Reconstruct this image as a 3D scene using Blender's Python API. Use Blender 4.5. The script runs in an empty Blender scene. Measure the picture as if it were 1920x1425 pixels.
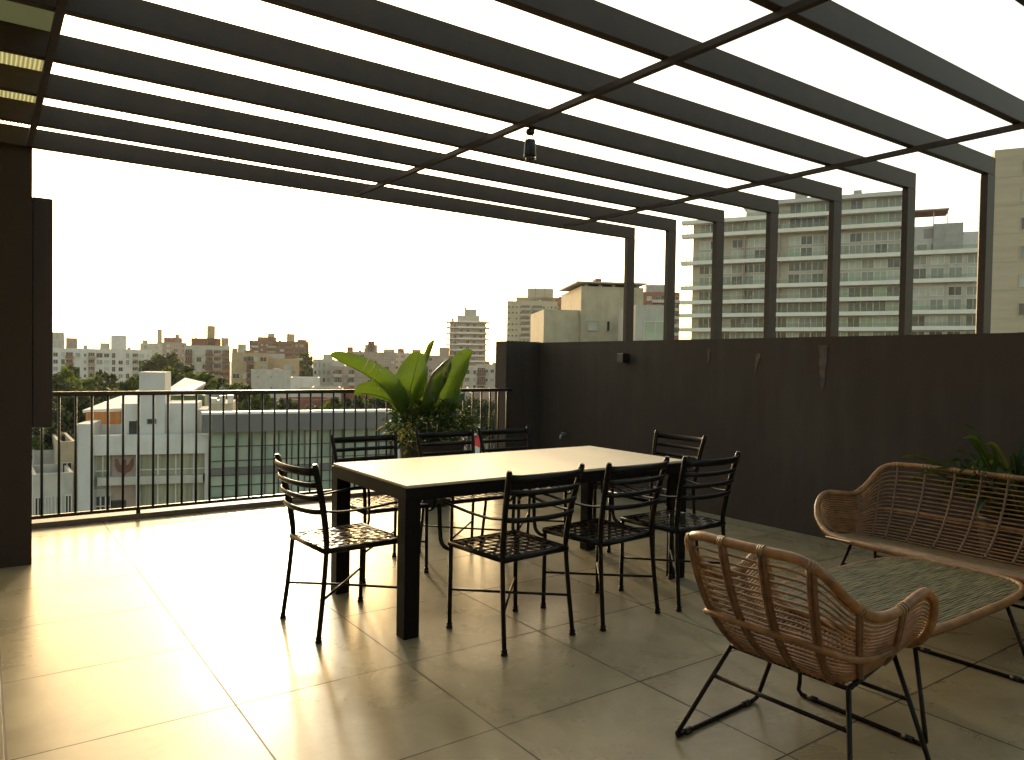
import bpy, math, random
from mathutils import Vector, Matrix, Euler
random.seed(7)
sc = bpy.context.scene
COL = sc.collection
R = math.radians
PI = math.pi

# ------------------------------------------------------------------ camera numbers (photo 1920 x 1425)
F, YAW, PIT, ROL, H = 1397.56, .6191261, -.02292245, .01639388, 1.38
_f = Vector((math.sin(YAW)*math.cos(PIT), math.cos(YAW)*math.cos(PIT), math.sin(PIT)))
_r = Vector((math.cos(YAW), -math.sin(YAW), 0)); _u = _r.cross(_f)
CR = math.cos(ROL)*_r + math.sin(ROL)*_u
CU = -math.sin(ROL)*_r + math.cos(ROL)*_u
CAM = Vector((0, 0, H))
def ray(x, y): return _f + CR*((x-960)/F) - CU*((y-712.5)/F)
def on_y(x, y, Y): d = ray(x, y); return CAM + d*(Y/d.y)
def on_d(x, y, D): d = ray(x, y); return CAM + d*(D/math.hypot(d.x, d.y))

# ------------------------------------------------------------------ materials
def lin(c):
    return tuple((v/12.92 if v <= .04045 else ((v+.055)/1.055)**2.4) for v in c)
def mat(name, base, rough=.6, var=.12, scale=8., metal=0., bump=0., spec=.5, stretch=None, detail=5, coat=0.):
    """Principled surface with a soft procedural variation of colour, roughness and relief (object coordinates)."""
    m = bpy.data.materials.new(name); m.use_nodes = True
    n = m.node_tree.nodes; l = m.node_tree.links
    b = n['Principled BSDF']
    b.inputs['Roughness'].default_value = rough; b.inputs['Metallic'].default_value = metal
    b.inputs['Specular IOR Level'].default_value = spec
    if coat: b.inputs['Coat Weight'].default_value = coat; b.inputs['Coat Roughness'].default_value = .15
    b.inputs['Base Color'].default_value = (*base, 1)
    if var or bump:
        tc = n.new('ShaderNodeTexCoord'); nz = n.new('ShaderNodeTexNoise')
        nz.inputs['Scale'].default_value = scale; nz.inputs['Detail'].default_value = detail
        nz.inputs['Roughness'].default_value = .6
        if stretch:
            mp = n.new('ShaderNodeMapping'); mp.inputs['Scale'].default_value = stretch
            l.new(tc.outputs['Object'], mp.inputs['Vector']); l.new(mp.outputs['Vector'], nz.inputs['Vector'])
        else: l.new(tc.outputs['Object'], nz.inputs['Vector'])
        if var:
            cr = n.new('ShaderNodeValToRGB')
            cr.color_ramp.elements[0].position = .3; cr.color_ramp.elements[1].position = .7
            cr.color_ramp.elements[0].color = (*[v*(1-var) for v in base], 1)
            cr.color_ramp.elements[1].color = (*[min(1, v*(1+var)) for v in base], 1)
            l.new(nz.outputs['Fac'], cr.inputs['Fac']); l.new(cr.outputs['Color'], b.inputs['Base Color'])
            mr = n.new('ShaderNodeMapRange'); mr.inputs['To Min'].default_value = max(.03, rough*.85); mr.inputs['To Max'].default_value = min(1, rough*1.15)
            l.new(nz.outputs['Fac'], mr.inputs['Value']); l.new(mr.outputs['Result'], b.inputs['Roughness'])
        if bump:
            bp = n.new('ShaderNodeBump'); bp.inputs['Strength'].default_value = bump; bp.inputs['Distance'].default_value = .01
            l.new(nz.outputs['Fac'], bp.inputs['Height']); l.new(bp.outputs['Normal'], b.inputs['Normal'])
    return m
def leafmat(name, base, trans, rough=.45, var=.35, scale=3.):
    """Leaves: glossy front, light passing through from behind."""
    m = mat(name, base, rough, var, scale)
    n = m.node_tree.nodes; l = m.node_tree.links
    b = n['Principled BSDF']; out = n['Material Output']
    t = n.new('ShaderNodeBsdfTranslucent'); t.inputs['Color'].default_value = (*trans, 1)
    mx = n.new('ShaderNodeMixShader'); mx.inputs['Fac'].default_value = .45
    l.new(b.outputs['BSDF'], mx.inputs[1]); l.new(t.outputs['BSDF'], mx.inputs[2]); l.new(mx.outputs['Shader'], out.inputs['Surface'])
    return m

M = {}
M['black_iron'] = mat('black_iron', (.0036, .0028, .0025), .36, .25, 40, metal=0., spec=.2, bump=.05)
M['pergola'] = mat('pergola_paint', (.050, .034, .025), .5, .2, 5, spec=.22, bump=.03)
M['wall_dark'] = mat('charcoal_render', (.044, .033, .026), .85, .12, 2.2, bump=.18, spec=.25)
M['pillar'] = mat('brown_render', (.046, .034, .028), .85, .10, 2.5, bump=.15, spec=.25)
M['panel'] = mat('dark_panel', (.028, .017, .014), .5, .15, 6)
M['rail'] = mat('rail_paint', (.009, .0075, .0065), .42, .2, 20)
M['kerb'] = mat('kerb_stone', (.17, .12, .085), .6, .15, 12, bump=.1)
M['table_frame'] = mat('table_frame_paint', (.0036, .0028, .0023), .5, .2, 14, spec=.14)
M['rattan'] = mat('rattan_cane', (.205, .096, .030), .42, .5, 16, bump=.25)
M['rattan_dark'] = mat('rattan_binding', (.135, .065, .028), .5, .38, 30, bump=.3)
M['rattan_seat'] = mat('rattan_seat', (.215, .135, .062), .5, .35, 30, bump=.3)
M['weave_green'] = mat('woven_olive', (.185, .148, .062), .42, .6, 9, bump=.3, stretch=(1, 8, 1))
M['pot'] = mat('pot_glaze', (.016, .012, .010), .5, .25, 9, bump=.1)
M['soil'] = mat('soil', (.03, .02, .012), .95, .4, 30, bump=.6)
M['big_leaf'] = leafmat('banana_leaf', (.042, .076, .012), (.088, .150, .010), .36, .55, 5)
M['old_leaf'] = leafmat('banana_leaf_old', (.036, .052, .014), (.075, .095, .010), .4, .6, 7)
M['bush_leaf'] = leafmat('shrub_leaf', (.020, .042, .009), (.032, .062, .006), .45, .5, 9)
M['gold_leaf'] = leafmat('pale_leaf', (.16, .17, .03), (.40, .38, .05), .4, .3, 12)
M['stem'] = mat('plant_stem', (.07, .085, .02), .55, .25, 10)
M['bark'] = mat('tree_bark', (.075, .055, .04), .9, .3, 6, bump=.4)
M['tree_a'] = leafmat('tree_leaf_light', (.055, .090, .009), (.13, .18, .008), .6, .45, .5)
M['tree_b'] = leafmat('tree_leaf_dark', (.022, .038, .008), (.035, .055, .006), .6, .45, .5)
M['white'] = mat('white_render', (.55, .53, .49), .8, .07, .35, bump=.1)
M['white_wall'] = mat('white_wall', (.50, .485, .455), .8, .06, .3)
M['offwhite'] = mat('offwhite_render', (.44, .405, .345), .85, .10, .25)
M['beige'] = mat('beige_render', (.41, .345, .24), .85, .09, .3)
M['tan'] = mat('tan_render', (.38, .285, .165), .85, .12, .25)
M['peach'] = mat('peach_render', (.46, .315, .175), .85, .1, .25)
M['concrete'] = mat('board_concrete', (.42, .35, .25), .85, .10, .5, stretch=(.3, .3, 3))
M['grey'] = mat('grey_render', (.33, .315, .29), .8, .10, .3)
M['pink'] = mat('rosy_render', (.33, .25, .205), .85, .14, .3)
M['brick'] = mat('red_brick', (.23, .095, .060), .9, .25, .6)
M['brick_dark'] = mat('dark_brick', (.15, .070, .050), .9, .25, .5)
M['slate'] = mat('grey_fascia', (.115, .11, .105), .6, .12, .3)
M['roof_white'] = mat('white_sheet_roof', (.68, .66, .62), .55, .06, .4)
M['roof_tile'] = mat('clay_tile_roof', (.30, .13, .07), .85, .25, 2)
M['green_sheet'] = mat('green_cladding', (.07, .13, .07), .6, .12, .5)
M['wood'] = mat('orange_timber', (.42, .16, .035), .6, .25, 1.5, stretch=(6, 6, .3))
M['glass_dark'] = mat('window_glass_dark', (.035, .036, .036), .12, .3, .6)
M['glass_mid'] = mat('window_glass_blind', (.20, .205, .18), .3, .25, .5)
M['glass_pale'] = mat('window_glass_curtain', (.36, .37, .32), .35, .2, .5)
M['glass_green'] = mat('curtain_glazing', (.25, .30, .23), .14, .3, .22)
M['frame_white'] = mat('white_frame', (.50, .48, .43), .6, .05, 2)
M['frame_dark'] = mat('dark_frame', (.04, .038, .036), .5, .1, 2)
M['asphalt'] = mat('street_asphalt', (.055, .052, .048), .9, .2, .3)
M['ground'] = mat('city_ground', (.12, .105, .08), .95, .45, .05)
M['red'] = mat('red_print', (.55, .03, .03), .6, .1, 2)
M['blue'] = mat('blue_awning', (.03, .035, .10), .7, .15, 2)
M['metal'] = mat('steel', (.45, .44, .42), .35, .1, 10, metal=.8)
M['cream_wall'] = mat('cream_wall', (.52, .42, .28), .85, .08, 1.5, bump=.1)  # pale so that the added unseen walls throw back warm fill
M['streak'] = mat('plaster_streak', (.072, .058, .047), .9, .45, 18)

def weather(m, tone, amt=.5, sc=(2.2, 2.2, .25)):
    """Rain runs and patched areas laid over a render: long upright marks and broad blotches."""
    n = m.node_tree.nodes; l = m.node_tree.links; b = n['Principled BSDF']; src = b.inputs['Base Color'].links[0].from_socket
    tc = n.new('ShaderNodeTexCoord'); mp = n.new('ShaderNodeMapping'); mp.inputs['Scale'].default_value = sc; l.new(tc.outputs['Object'], mp.inputs['Vector'])
    a = n.new('ShaderNodeTexNoise'); a.inputs['Scale'].default_value = 3; a.inputs['Detail'].default_value = 7; a.inputs['Roughness'].default_value = .68; l.new(mp.outputs['Vector'], a.inputs['Vector'])
    c = n.new('ShaderNodeTexNoise'); c.inputs['Scale'].default_value = .9; c.inputs['Detail'].default_value = 3; l.new(tc.outputs['Object'], c.inputs['Vector'])
    mu = n.new('ShaderNodeMath'); mu.operation = 'MULTIPLY'; l.new(a.outputs['Fac'], mu.inputs[0]); l.new(c.outputs['Fac'], mu.inputs[1])
    mr = n.new('ShaderNodeMapRange'); mr.inputs['From Min'].default_value = .20; mr.inputs['From Max'].default_value = .40; mr.inputs['To Max'].default_value = amt; l.new(mu.outputs[0], mr.inputs['Value'])
    mx = n.new('ShaderNodeMix'); mx.data_type = 'RGBA'; l.new(mr.outputs['Result'], mx.inputs['Factor']); l.new(src, mx.inputs[6]); mx.inputs[7].default_value = (*tone, 1)
    l.new(mx.outputs[2], b.inputs['Base Color'])
weather(M['wall_dark'], (.066, .054, .044), .6)
weather(M['pillar'], (.060, .046, .037), .5)
weather(M['white'], (.40, .37, .32), .55, (.5, .5, .06)); weather(M['white_wall'], (.40, .375, .34), .5, (.4, .4, .06))
for k_ in ('offwhite', 'beige', 'tan', 'peach', 'grey', 'pink'):
    q_ = M[k_].node_tree.nodes['Principled BSDF'].inputs['Base Color'].default_value
    weather(M[k_], tuple(v*.6 for v in q_[:3]), .6, (.4, .4, .05))

def glassmat(name, tint, rough=.05, mixf=.35):
    """Clear railing glass: mostly see-through, with a mirror-like sheen."""
    m = bpy.data.materials.new(name); m.use_nodes = True
    n = m.node_tree.nodes; l = m.node_tree.links
    n.remove(n['Principled BSDF'])
    t = n.new('ShaderNodeBsdfTransparent'); t.inputs['Color'].default_value = (*tint, 1)
    g = n.new('ShaderNodeBsdfPrincipled'); g.inputs['Base Color'].default_value = (.34, .37, .31, 1); g.inputs['Roughness'].default_value = rough
    nz = n.new('ShaderNodeTexNoise'); nz.inputs['Scale'].default_value = .4
    mr = n.new('ShaderNodeMapRange'); mr.inputs['To Min'].default_value = mixf*.7; mr.inputs['To Max'].default_value = mixf*1.3
    l.new(nz.outputs['Fac'], mr.inputs['Value'])
    mx = n.new('ShaderNodeMixShader'); l.new(mr.outputs['Result'], mx.inputs['Fac'])
    l.new(t.outputs['BSDF'], mx.inputs[1]); l.new(g.outputs['BSDF'], mx.inputs[2]); l.new(mx.outputs['Shader'], n['Material Output'].inputs['Surface'])
    return m
M['rail_glass'] = glassmat('balcony_glass', (.88, .91, .87), .08, .12)
def sheetmat(name='translucent_sheet', base=(.42, .40, .20), tr=(.80, .74, .36)):
    """Translucent corrugated roofing: lets daylight through."""
    m = mat(name, base, .5, .12, 4)
    n = m.node_tree.nodes; l = m.node_tree.links
    t = n.new('ShaderNodeBsdfTranslucent'); t.inputs['Color'].default_value = (*tr, 1)
    mx = n.new('ShaderNodeMixShader'); mx.inputs['Fac'].default_value = .6
    l.new(n['Principled BSDF'].outputs['BSDF'], mx.inputs[1]); l.new(t.outputs['BSDF'], mx.inputs[2]); l.new(mx.outputs['Shader'], n['Material Output'].inputs['Surface'])
    return m
M['sheet'] = sheetmat()

TX, TX0, TY, TY0 = .757, .826, .731, 1.557      # tile size and one joint of the grid
def floormat():
    """Large rectified porcelain tiles: cement-look clouds, thin dirty joints, satin polish."""
    m = bpy.data.materials.new('porcelain_tiles'); m.use_nodes = True
    n = m.node_tree.nodes; l = m.node_tree.links; b = n['Principled BSDF']
    tc = n.new('ShaderNodeTexCoord'); sp = n.new('ShaderNodeSeparateXYZ'); l.new(tc.outputs['Object'], sp.inputs[0])
    def mth(op, a, bb=None, c=None):
        k = n.new('ShaderNodeMath'); k.operation = op
        for i, v in enumerate((a, bb, c)):
            if v is None: continue
            if isinstance(v, (int, float)): k.inputs[i].default_value = v
            else: l.new(v, k.inputs[i])
        return k.outputs[0]
    ids = []; ds = []
    for ax, t, t0 in (('X', TX, TX0), ('Y', TY, TY0)):
        q = mth('DIVIDE', mth('SUBTRACT', sp.outputs[ax], t0), t)
        fl = mth('FLOOR', q); fr = mth('SUBTRACT', q, fl); ids.append(fl)
        ds.append(mth('MULTIPLY', mth('MINIMUM', fr, mth('SUBTRACT', 1., fr)), t))
    d = mth('MINIMUM', ds[0], ds[1])
    # wobble: joints are dirty here and clean there
    n1 = n.new('ShaderNodeTexNoise'); n1.inputs['Scale'].default_value = 3.1; n1.inputs['Detail'].default_value = 3; l.new(tc.outputs['Object'], n1.inputs['Vector'])
    wid = mth('MULTIPLY_ADD', n1.outputs['Fac'], .0050, .0014)
    joint = mth('LESS_THAN', d, wid)
    # per tile tone
    cb = n.new('ShaderNodeCombineXYZ'); l.new(ids[0], cb.inputs[0]); l.new(ids[1], cb.inputs[1])
    wn = n.new('ShaderNodeTexWhiteNoise'); wn.noise_dimensions = '3D'; l.new(cb.outputs[0], wn.inputs['Vector'])
    off = n.new('ShaderNodeVectorMath'); off.operation = 'MULTIPLY_ADD'; l.new(wn.outputs['Color'], off.inputs[0]); off.inputs[1].default_value = (7, 7, 7); l.new(tc.outputs['Object'], off.inputs[2])
    n2 = n.new('ShaderNodeTexNoise'); n2.inputs['Scale'].default_value = 2.4; n2.inputs['Detail'].default_value = 8; n2.inputs['Roughness'].default_value = .62; n2.inputs['Distortion'].default_value = .6
    l.new(off.outputs[0], n2.inputs['Vector'])
    n3 = n.new('ShaderNodeTexNoise'); n3.inputs['Scale'].default_value = 38; n3.inputs['Detail'].default_value = 4; l.new(tc.outputs['Object'], n3.inputs['Vector'])
    n4 = n.new('ShaderNodeTexNoise'); n4.inputs['Scale'].default_value = .55; n4.inputs['Detail'].default_value = 4; l.new(tc.outputs['Object'], n4.inputs['Vector'])
    cr = n.new('ShaderNodeValToRGB'); e = cr.color_ramp.elements
    e[0].position = .28; e[0].color = (.225, .185, .108, 1); e[1].position = .72; e[1].color = (.360, .305, .188, 1)
    mixn = mth('ADD', mth('MULTIPLY', n2.outputs['Fac'], .78), mth('MULTIPLY_ADD', n3.outputs['Fac'], .12, mth('MULTIPLY_ADD', wn.outputs['Value'], .14, -.03)))
    l.new(mixn, cr.inputs['Fac'])
    # small dark specks and scuffs
    vo = n.new('ShaderNodeTexVoronoi'); vo.inputs['Scale'].default_value = 2.2; l.new(tc.outputs['Object'], vo.inputs['Vector'])
    speck = mth('LESS_THAN', vo.outputs['Distance'], .022)
    mx = n.new('ShaderNodeMix'); mx.data_type = 'RGBA'; l.new(joint, mx.inputs['Factor']); l.new(cr.outputs['Color'], mx.inputs[6]); mx.inputs[7].default_value = (.028, .021, .013, 1)
    mx2 = n.new('ShaderNodeMix'); mx2.data_type = 'RGBA'; l.new(mth('MULTIPLY', speck, .6), mx2.inputs['Factor']); l.new(mx.outputs[2], mx2.inputs[6]); mx2.inputs[7].default_value = (.07, .055, .035, 1)
    n5 = n.new('ShaderNodeTexNoise'); n5.inputs['Scale'].default_value = 1.3; n5.inputs['Detail'].default_value = 7; n5.inputs['Roughness'].default_value = .7; n5.inputs['Distortion'].default_value = 1.2; l.new(tc.outputs['Object'], n5.inputs['Vector'])
    st = n.new('ShaderNodeMapRange'); st.inputs['From Min'].default_value = .50; st.inputs['From Max'].default_value = .68; st.inputs['To Max'].default_value = .38; l.new(n5.outputs['Fac'], st.inputs['Value'])
    mx3 = n.new('ShaderNodeMix'); mx3.data_type = 'RGBA'; l.new(st.outputs['Result'], mx3.inputs['Factor']); l.new(mx2.outputs[2], mx3.inputs[6]); mx3.inputs[7].default_value = (.13, .105, .062, 1)
    l.new(mx3.outputs[2], b.inputs['Base Color'])
    rg = mth('ADD', mth('MULTIPLY_ADD', n2.outputs['Fac'], .12, .13), mth('ADD', mth('MULTIPLY_ADD', n4.outputs['Fac'], .10, mth('MULTIPLY', n5.outputs['Fac'], .10)), mth('MULTIPLY', joint, .3)))
    l.new(rg, b.inputs['Roughness']); b.inputs['Specular IOR Level'].default_value = .36
    bp = n.new('ShaderNodeBump'); bp.inputs['Strength'].default_value = .25; bp.inputs['Distance'].default_value = .002
    l.new(mth('SUBTRACT', mth('MULTIPLY', n3.outputs['Fac'], .06), joint), bp.inputs['Height']); l.new(bp.outputs['Normal'], b.inputs['Normal'])
    return m
M['floor'] = floormat()
def topmat():
    """Pale stone-look table top with faint lengthwise grain."""
    m = mat('table_top_stone', (.50, .425, .30), .40, .10, 5, stretch=(1, 5, 1), bump=.03)
    return m
M['table_top'] = topmat()

# ------------------------------------------------------------------ mesh helpers
class MB:
    def __init__(s): s.v = []; s.f = []; s.mi = []; s.sm = []
    def add(s, vs, fs, k=0, smooth=False):
        o = len(s.v); s.v += [tuple(p) for p in vs]
        s.f += [tuple(i+o for i in f) for f in fs]; s.mi += [k]*len(fs); s.sm += [smooth]*len(fs)
        return s
    def box(s, x0, y0, z0, x1, y1, z1, k=0, bev=0.):
        if bev:
            b = bev
            vs = []
            for z, i in ((z0, b), (z0+b, 0), (z1-b, 0), (z1, b)):
                c = b*1.0
                if i: ring = [(x0+c, y0+c), (x1-c, y0+c), (x1-c, y0+c), (x1-c, y1-c), (x1-c, y1-c), (x0+c, y1-c), (x0+c, y1-c), (x0+c, y0+c)]
                else: ring = [(x0+c, y0), (x1-c, y0), (x1, y0+c), (x1, y1-c), (x1-c, y1), (x0+c, y1), (x0, y1-c), (x0, y0+c)]
                vs += [(p[0], p[1], z) for p in ring]
            fs = [(7, 6, 5, 4, 3, 2, 1, 0), tuple(range(24, 32))]
            for a in range(3):
                for j in range(8):
                    fs.append((a*8+j, a*8+(j+1) % 8, a*8+8+(j+1) % 8, a*8+8+j))
            return s.add(vs, fs, k)
        vs = [(x0, y0, z0), (x1, y0, z0), (x1, y1, z0), (x0, y1, z0), (x0, y0, z1), (x1, y0, z1), (x1, y1, z1), (x0, y1, z1)]
        return s.add(vs, [(3, 2, 1, 0), (4, 5, 6, 7), (0, 1, 5, 4), (1, 2, 6, 5), (2, 3, 7, 6), (3, 0, 4, 7)], k)
    def tube(s, pts, r, n=8, closed=False, k=0, flat=None, up=None, caps=True):
        """Sweep a round (or, with flat=(a,b), an oval) section along points; r may be a list."""
        P = [Vector(p) for p in pts]; N = len(P)
        rs = r if isinstance(r, (list, tuple)) else [r]*N
        T = []
        for i in range(N):
            a = P[(i-1) % N] if (closed or i) else P[0]; b = P[(i+1) % N] if (closed or i < N-1) else P[-1]
            t = (b-a); T.append(t.normalized() if t.length > 1e-9 else Vector((0, 0, 1)))
        ref = Vector(up) if up else (Vector((0, 0, 1)) if abs(T[0].z) < .9 else Vector((1, 0, 0)))
        vs = []
        for i in range(N):
            a = (ref - T[i]*ref.dot(T[i]))
            if a.length < 1e-6: a = T[i].orthogonal()
            a.normalize(); b = T[i].cross(a)
            if not up: ref = a
            fa, fb = flat if flat else (1, 1)
            for j in range(n):
                w = 2*PI*j/n
                vs.append(P[i] + a*(math.cos(w)*rs[i]*fa) + b*(math.sin(w)*rs[i]*fb))
        fs = []
        for i in range(N if closed else N-1):
            i2 = (i+1) % N
            for j in range(n):
                fs.append((i*n+j, i*n+(j+1) % n, i2*n+(j+1) % n, i2*n+j))
        s.add(vs, fs, k, True)
        if not closed and caps:
            o = len(s.v)-N*n
            s.f += [tuple(o+j for j in range(n-1, -1, -1)), tuple(o+(N-1)*n+j for j in range(n))]; s.mi += [k, k]; s.sm += [False, False]
        return s
    def lathe(s, prof, c=(0, 0, 0), n=24, k=0):
        vs = [(c[0]+r*math.cos(2*PI*j/n), c[1]+r*math.sin(2*PI*j/n), c[2]+z) for r, z in prof for j in range(n)]
        fs = [(i*n+j, i*n+(j+1) % n, (i+1)*n+(j+1) % n, (i+1)*n+j) for i in range(len(prof)-1) for j in range(n)]
        s.add(vs, fs, k, True)
        o = len(s.v)-len(vs)
        s.f += [tuple(o+j for j in range(n-1, -1, -1)), tuple(o+(len(prof)-1)*n+j for j in range(n))]; s.mi += [k, k]; s.sm += [False, False]
        return s
    def prism(s, poly, z0, z1, k=0):
        n = len(poly)
        vs = [(p[0], p[1], z0) for p in poly]+[(p[0], p[1], z1) for p in poly]
        fs = [tuple(range(n-1, -1, -1)), tuple(range(n, 2*n))]+[(i, (i+1) % n, n+(i+1) % n, n+i) for i in range(n)]
        return s.add(vs, fs, k)
    def slabpoly(s, poly3, t, k=0):
        """A planar polygon given thickness t along its normal."""
        P = [Vector(p) for p in poly3]; nn = (P[1]-P[0]).cross(P[2]-P[0]).normalized()*t; n = len(P)
        vs = P+[p-nn for p in P]
        fs = [tuple(range(n)), tuple(range(2*n-1, n-1, -1))]+[(i, n+i, n+(i+1) % n, (i+1) % n) for i in range(n)]
        return s.add(vs, fs, k)
    def mesh(s, name, mats):
        me = bpy.data.meshes.new(name); me.from_pydata(s.v, [], s.f)
        mats = mats if isinstance(mats, (list, tuple)) else [mats]
        for m in mats: me.materials.append(m)
        me.polygons.foreach_set('material_index', s.mi); me.polygons.foreach_set('use_smooth', s.sm)
        me.update(); return me
    def build(s, name, mats, parent=None, loc=None, rz=0):
        return link(name, s.mesh(name, mats), parent, loc, rz)
def link(name, me, parent=None, loc=None, rz=0):
    o = bpy.data.objects.new(name, me); COL.objects.link(o)
    if parent: o.parent = parent
    if loc is not None: o.location = loc
    if rz: o.rotation_euler = (0, 0, rz)
    return o
def tag(o, label=None, cat=None, group=None, kind=None):
    if label: o['label'] = label
    if cat: o['category'] = cat
    if group: o['group'] = group
    if kind: o['kind'] = kind
    return o
def thing(name, label, cat, loc=(0, 0, 0), rz=0, group=None):
    return tag(link(name, None, None, loc, rz), label, cat, group)
KIDS = {}
def copy_tree(o, parent=None):
    c = o.copy(); COL.objects.link(c)
    if parent: c.parent = parent
    for ch in list(o.children): copy_tree(ch, c)
    return c
def spline(pts, n=6, closed=False):
    """Catmull-Rom through the points."""
    P = [Vector(p) for p in pts]; N = len(P); out = []
    rng = range(N) if closed else range(N-1)
    for i in rng:
        if closed: a, b, c, d = P[(i-1) % N], P[i], P[(i+1) % N], P[(i+2) % N]
        else: a, b, c, d = P[max(i-1, 0)], P[i], P[i+1], P[min(i+2, N-1)]
        for j in range(n):
            t = j/n
            out.append(.5*((2*b)+(c-a)*t+(2*a-5*b+4*c-d)*t*t+(3*b-a-3*c+d)*t**3))
    if not closed: out.append(P[-1])
    return out

# ================================================================== THE TERRACE
XW = 5.566          # inner face of the right wall
fl = MB().box(-5.5, -6.5, -.25, XW, 7.20, 0).build('terrace_floor', M['floor']); tag(fl, kind='structure')

host = thing('building', 'charcoal building carrying the roof terrace, below the tiled floor', 'building', (0, 0, -20))
MB().box(-9, -9, 0, 5.85, 7.30, 19.74).build('wall', M['grey'], host)

# right parapet wall with its short return at the far end
pw = thing('parapet_wall', 'tall charcoal parapet wall along the right side of the terrace', 'wall', (XW, 2, 0))
w = MB(); w.box(0, -8.5, -.2, .22, 5.46, 1.634); w.build('wall', M['wall_dark'], pw)
w = MB(); w.box(-.50, 5.235, -.2, -.003, 5.46, 1.640); w.build('return_wall', M['wall_dark'], pw)
def streak(y, z0, z1, w, lean=0., fork=False):
    m = MB(); n = 9; L = []; Rr = []
    for i in range(n):
        t = i/(n-1); z = z1+(z0-z1)*t; ww = w*(1-t)**.6*(.7+.5*random.random())+.003
        c = y+lean*t+(random.random()-.5)*.008
        L.append((-.0025, c-ww/2-2, z)); Rr.append((-.0025, c+ww/2-2, z))
    vs = L+Rr; fs = [(i, i+1, n+i+1, n+i) for i in range(n-1)]
    m.add(vs, fs); o = m.build('paint_streak', M['streak'], pw); o.modifiers.new('t', 'SOLIDIFY').thickness = .002
    return o
streak(4.635, 1.40, 1.545, .05); streak(4.085, 1.31, 1.50, .045, .03); streak(3.465, 1.20, 1.565, .085)

# left pillar and the panel on its side
pil = thing('pillar', 'broad dark brown rendered pillar at the left edge of the terrace', 'pillar', (.272, 5.80, 0))
MB().box(-1.7, 0, 0, 0, .34, 2.84).build('shaft', M['pillar'], pil)
pn = thing('wall_panel', 'tall narrow dark panel hung on the side of the left pillar', 'panel', (.275, 5.84, .90))
MB().box(0, 0, 0, .115, .05, 1.52, bev=.004).build('board', M['panel'], pn)
MB().box(0, .05, .3, .03, .085, 1.2).build('bracket', M['rail'], pn)

# unseen penthouse and side wall, added behind and left to bounce warm fill light
ph = thing('house', 'unseen cream penthouse with glass doors, added behind the terrace to bounce fill light', 'house', (0, -2.6, 0))
m = MB(); m.box(-9, -6, 0, 2.9, 0, 3.3); m.build('wall', M['cream_wall'], ph)
for k in range(3):
    d_ = MB().box(-3.6+1.9*k, .003, .05, -1.75+1.9*k, .05, 2.35).build('glass_door', M['glass_dark'], ph)
    g_ = MB()
    for a_ in ((-3.66, -3.58), (-1.79, -1.71)): g_.box(a_[0]+1.9*k, .004, .04, a_[1]+1.9*k, .08, 2.42)
    g_.build('door_frame', M['rail'], d_)
MB().box(-9, -6.1, 3.302, 3.0, .15, 3.45).build('roof', M['grey'], ph)
lw = thing('side_wall', 'unseen cream wall added left of the terrace to bounce fill light', 'wall', (-2.4, 0, 0))  # added out of view, cream for its bounced light
MB().box(-.25, -2.59, 0, 0, 5.79, 2.70).build('wall', M['cream_wall'], lw)

# railing on its kerb
tag(MB().box(.10, 6.995, 0, 5.06, 7.19, .042, bev=.006).build('kerb', M['kerb']), 'low brown stone kerb under the black railing', 'kerb')
rl = thing('railing', 'black metal railing with thin upright bars along the terrace edge', 'railing', (.05, 7.02, .042))
MB().box(0, -.025, 1.010, 4.95, .025, 1.046, bev=.005).build('top_rail', M['rail'], rl)
MB().box(0, -.014, .028, 5.0, .014, .056, bev=.003).build('bottom_rail', M['rail'], rl)
bal = MB().tube([(0, 0, .056), (0, 0, 1.010)], .0100, 8).mesh('baluster', M['rail'])
i = 0; x = .397-.1165*2
while x < 4.96:
    if x > .1: link('baluster', bal, rl, (x-.05+random.uniform(-.0015, .0015), 0, 0))
    x += .1163
for px in (.397+.1165*6, 3.9): MB().box(-.016, -.010, 0, .016, .010, .028).build('foot_plate', M['rail'], rl, (px-.05, 0, 0))

# pergola
pg = thing('pergola', 'dark steel pergola of parallel beams resting on posts above the right wall', 'pergola', (XW, 2, 0))
BY = [5.746, 5.167, 4.575, 3.994, 3.403, 2.817, 2.283, 1.715]+[1.135-.58*k for k in range(5)]
for k, by in enumerate(BY):
    MB().box(-9.6, by-2, 2.72, .110, by-2+.046, 2.842, bev=.003).build('beam', M['pergola'], pg)
    MB().box(0, by-2+.0005, 1.634 if by > -6 else 0, .1095, by-2+.0455, 2.7195).build('post', M['pergola'], pg)
for xr, w_ in ((2.448, .032), (4.575, .034), (.248, .030)):
    MB().box(xr-XW-w_/2, BY[-1]-2, 2.690, xr-XW+w_/2, 3.60, 2.7185).build('cross_bar', M['pergola'], pg)
# roofing sheets lying on the left part of the beams
rs = thing('roof_sheet', 'translucent yellowish corrugated roof sheet lying on the left of the pergola beams', 'roof sheet', (0, 0, 2.845))
m = MB(); nx = 1200; vs = []; x0, x1, y0, y1 = -2.6, .268, 4.045, 5.735
for i in range(nx+1):
    x = x0+(x1-x0)*i/nx; z = .008+.006*math.sin(2*PI*x/.0195)
    vs += [(x, y0, z), (x, y1, z)]
m.add(vs, [(2*i, 2*i+2, 2*i+3, 2*i+1) for i in range(nx)], 0, True)
m.build('sheet', M['sheet'], rs)
rp = thing('roof_board', 'flat grey green roof board beside the corrugated sheet', 'roof board', (0, 0, 2.85))
MB().box(-2.6, 2.0, 0, .262, 4.035, .012).build('board', sheetmat('grey_board', (.25, .26, .19), (.42, .44, .32)), rp)

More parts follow.
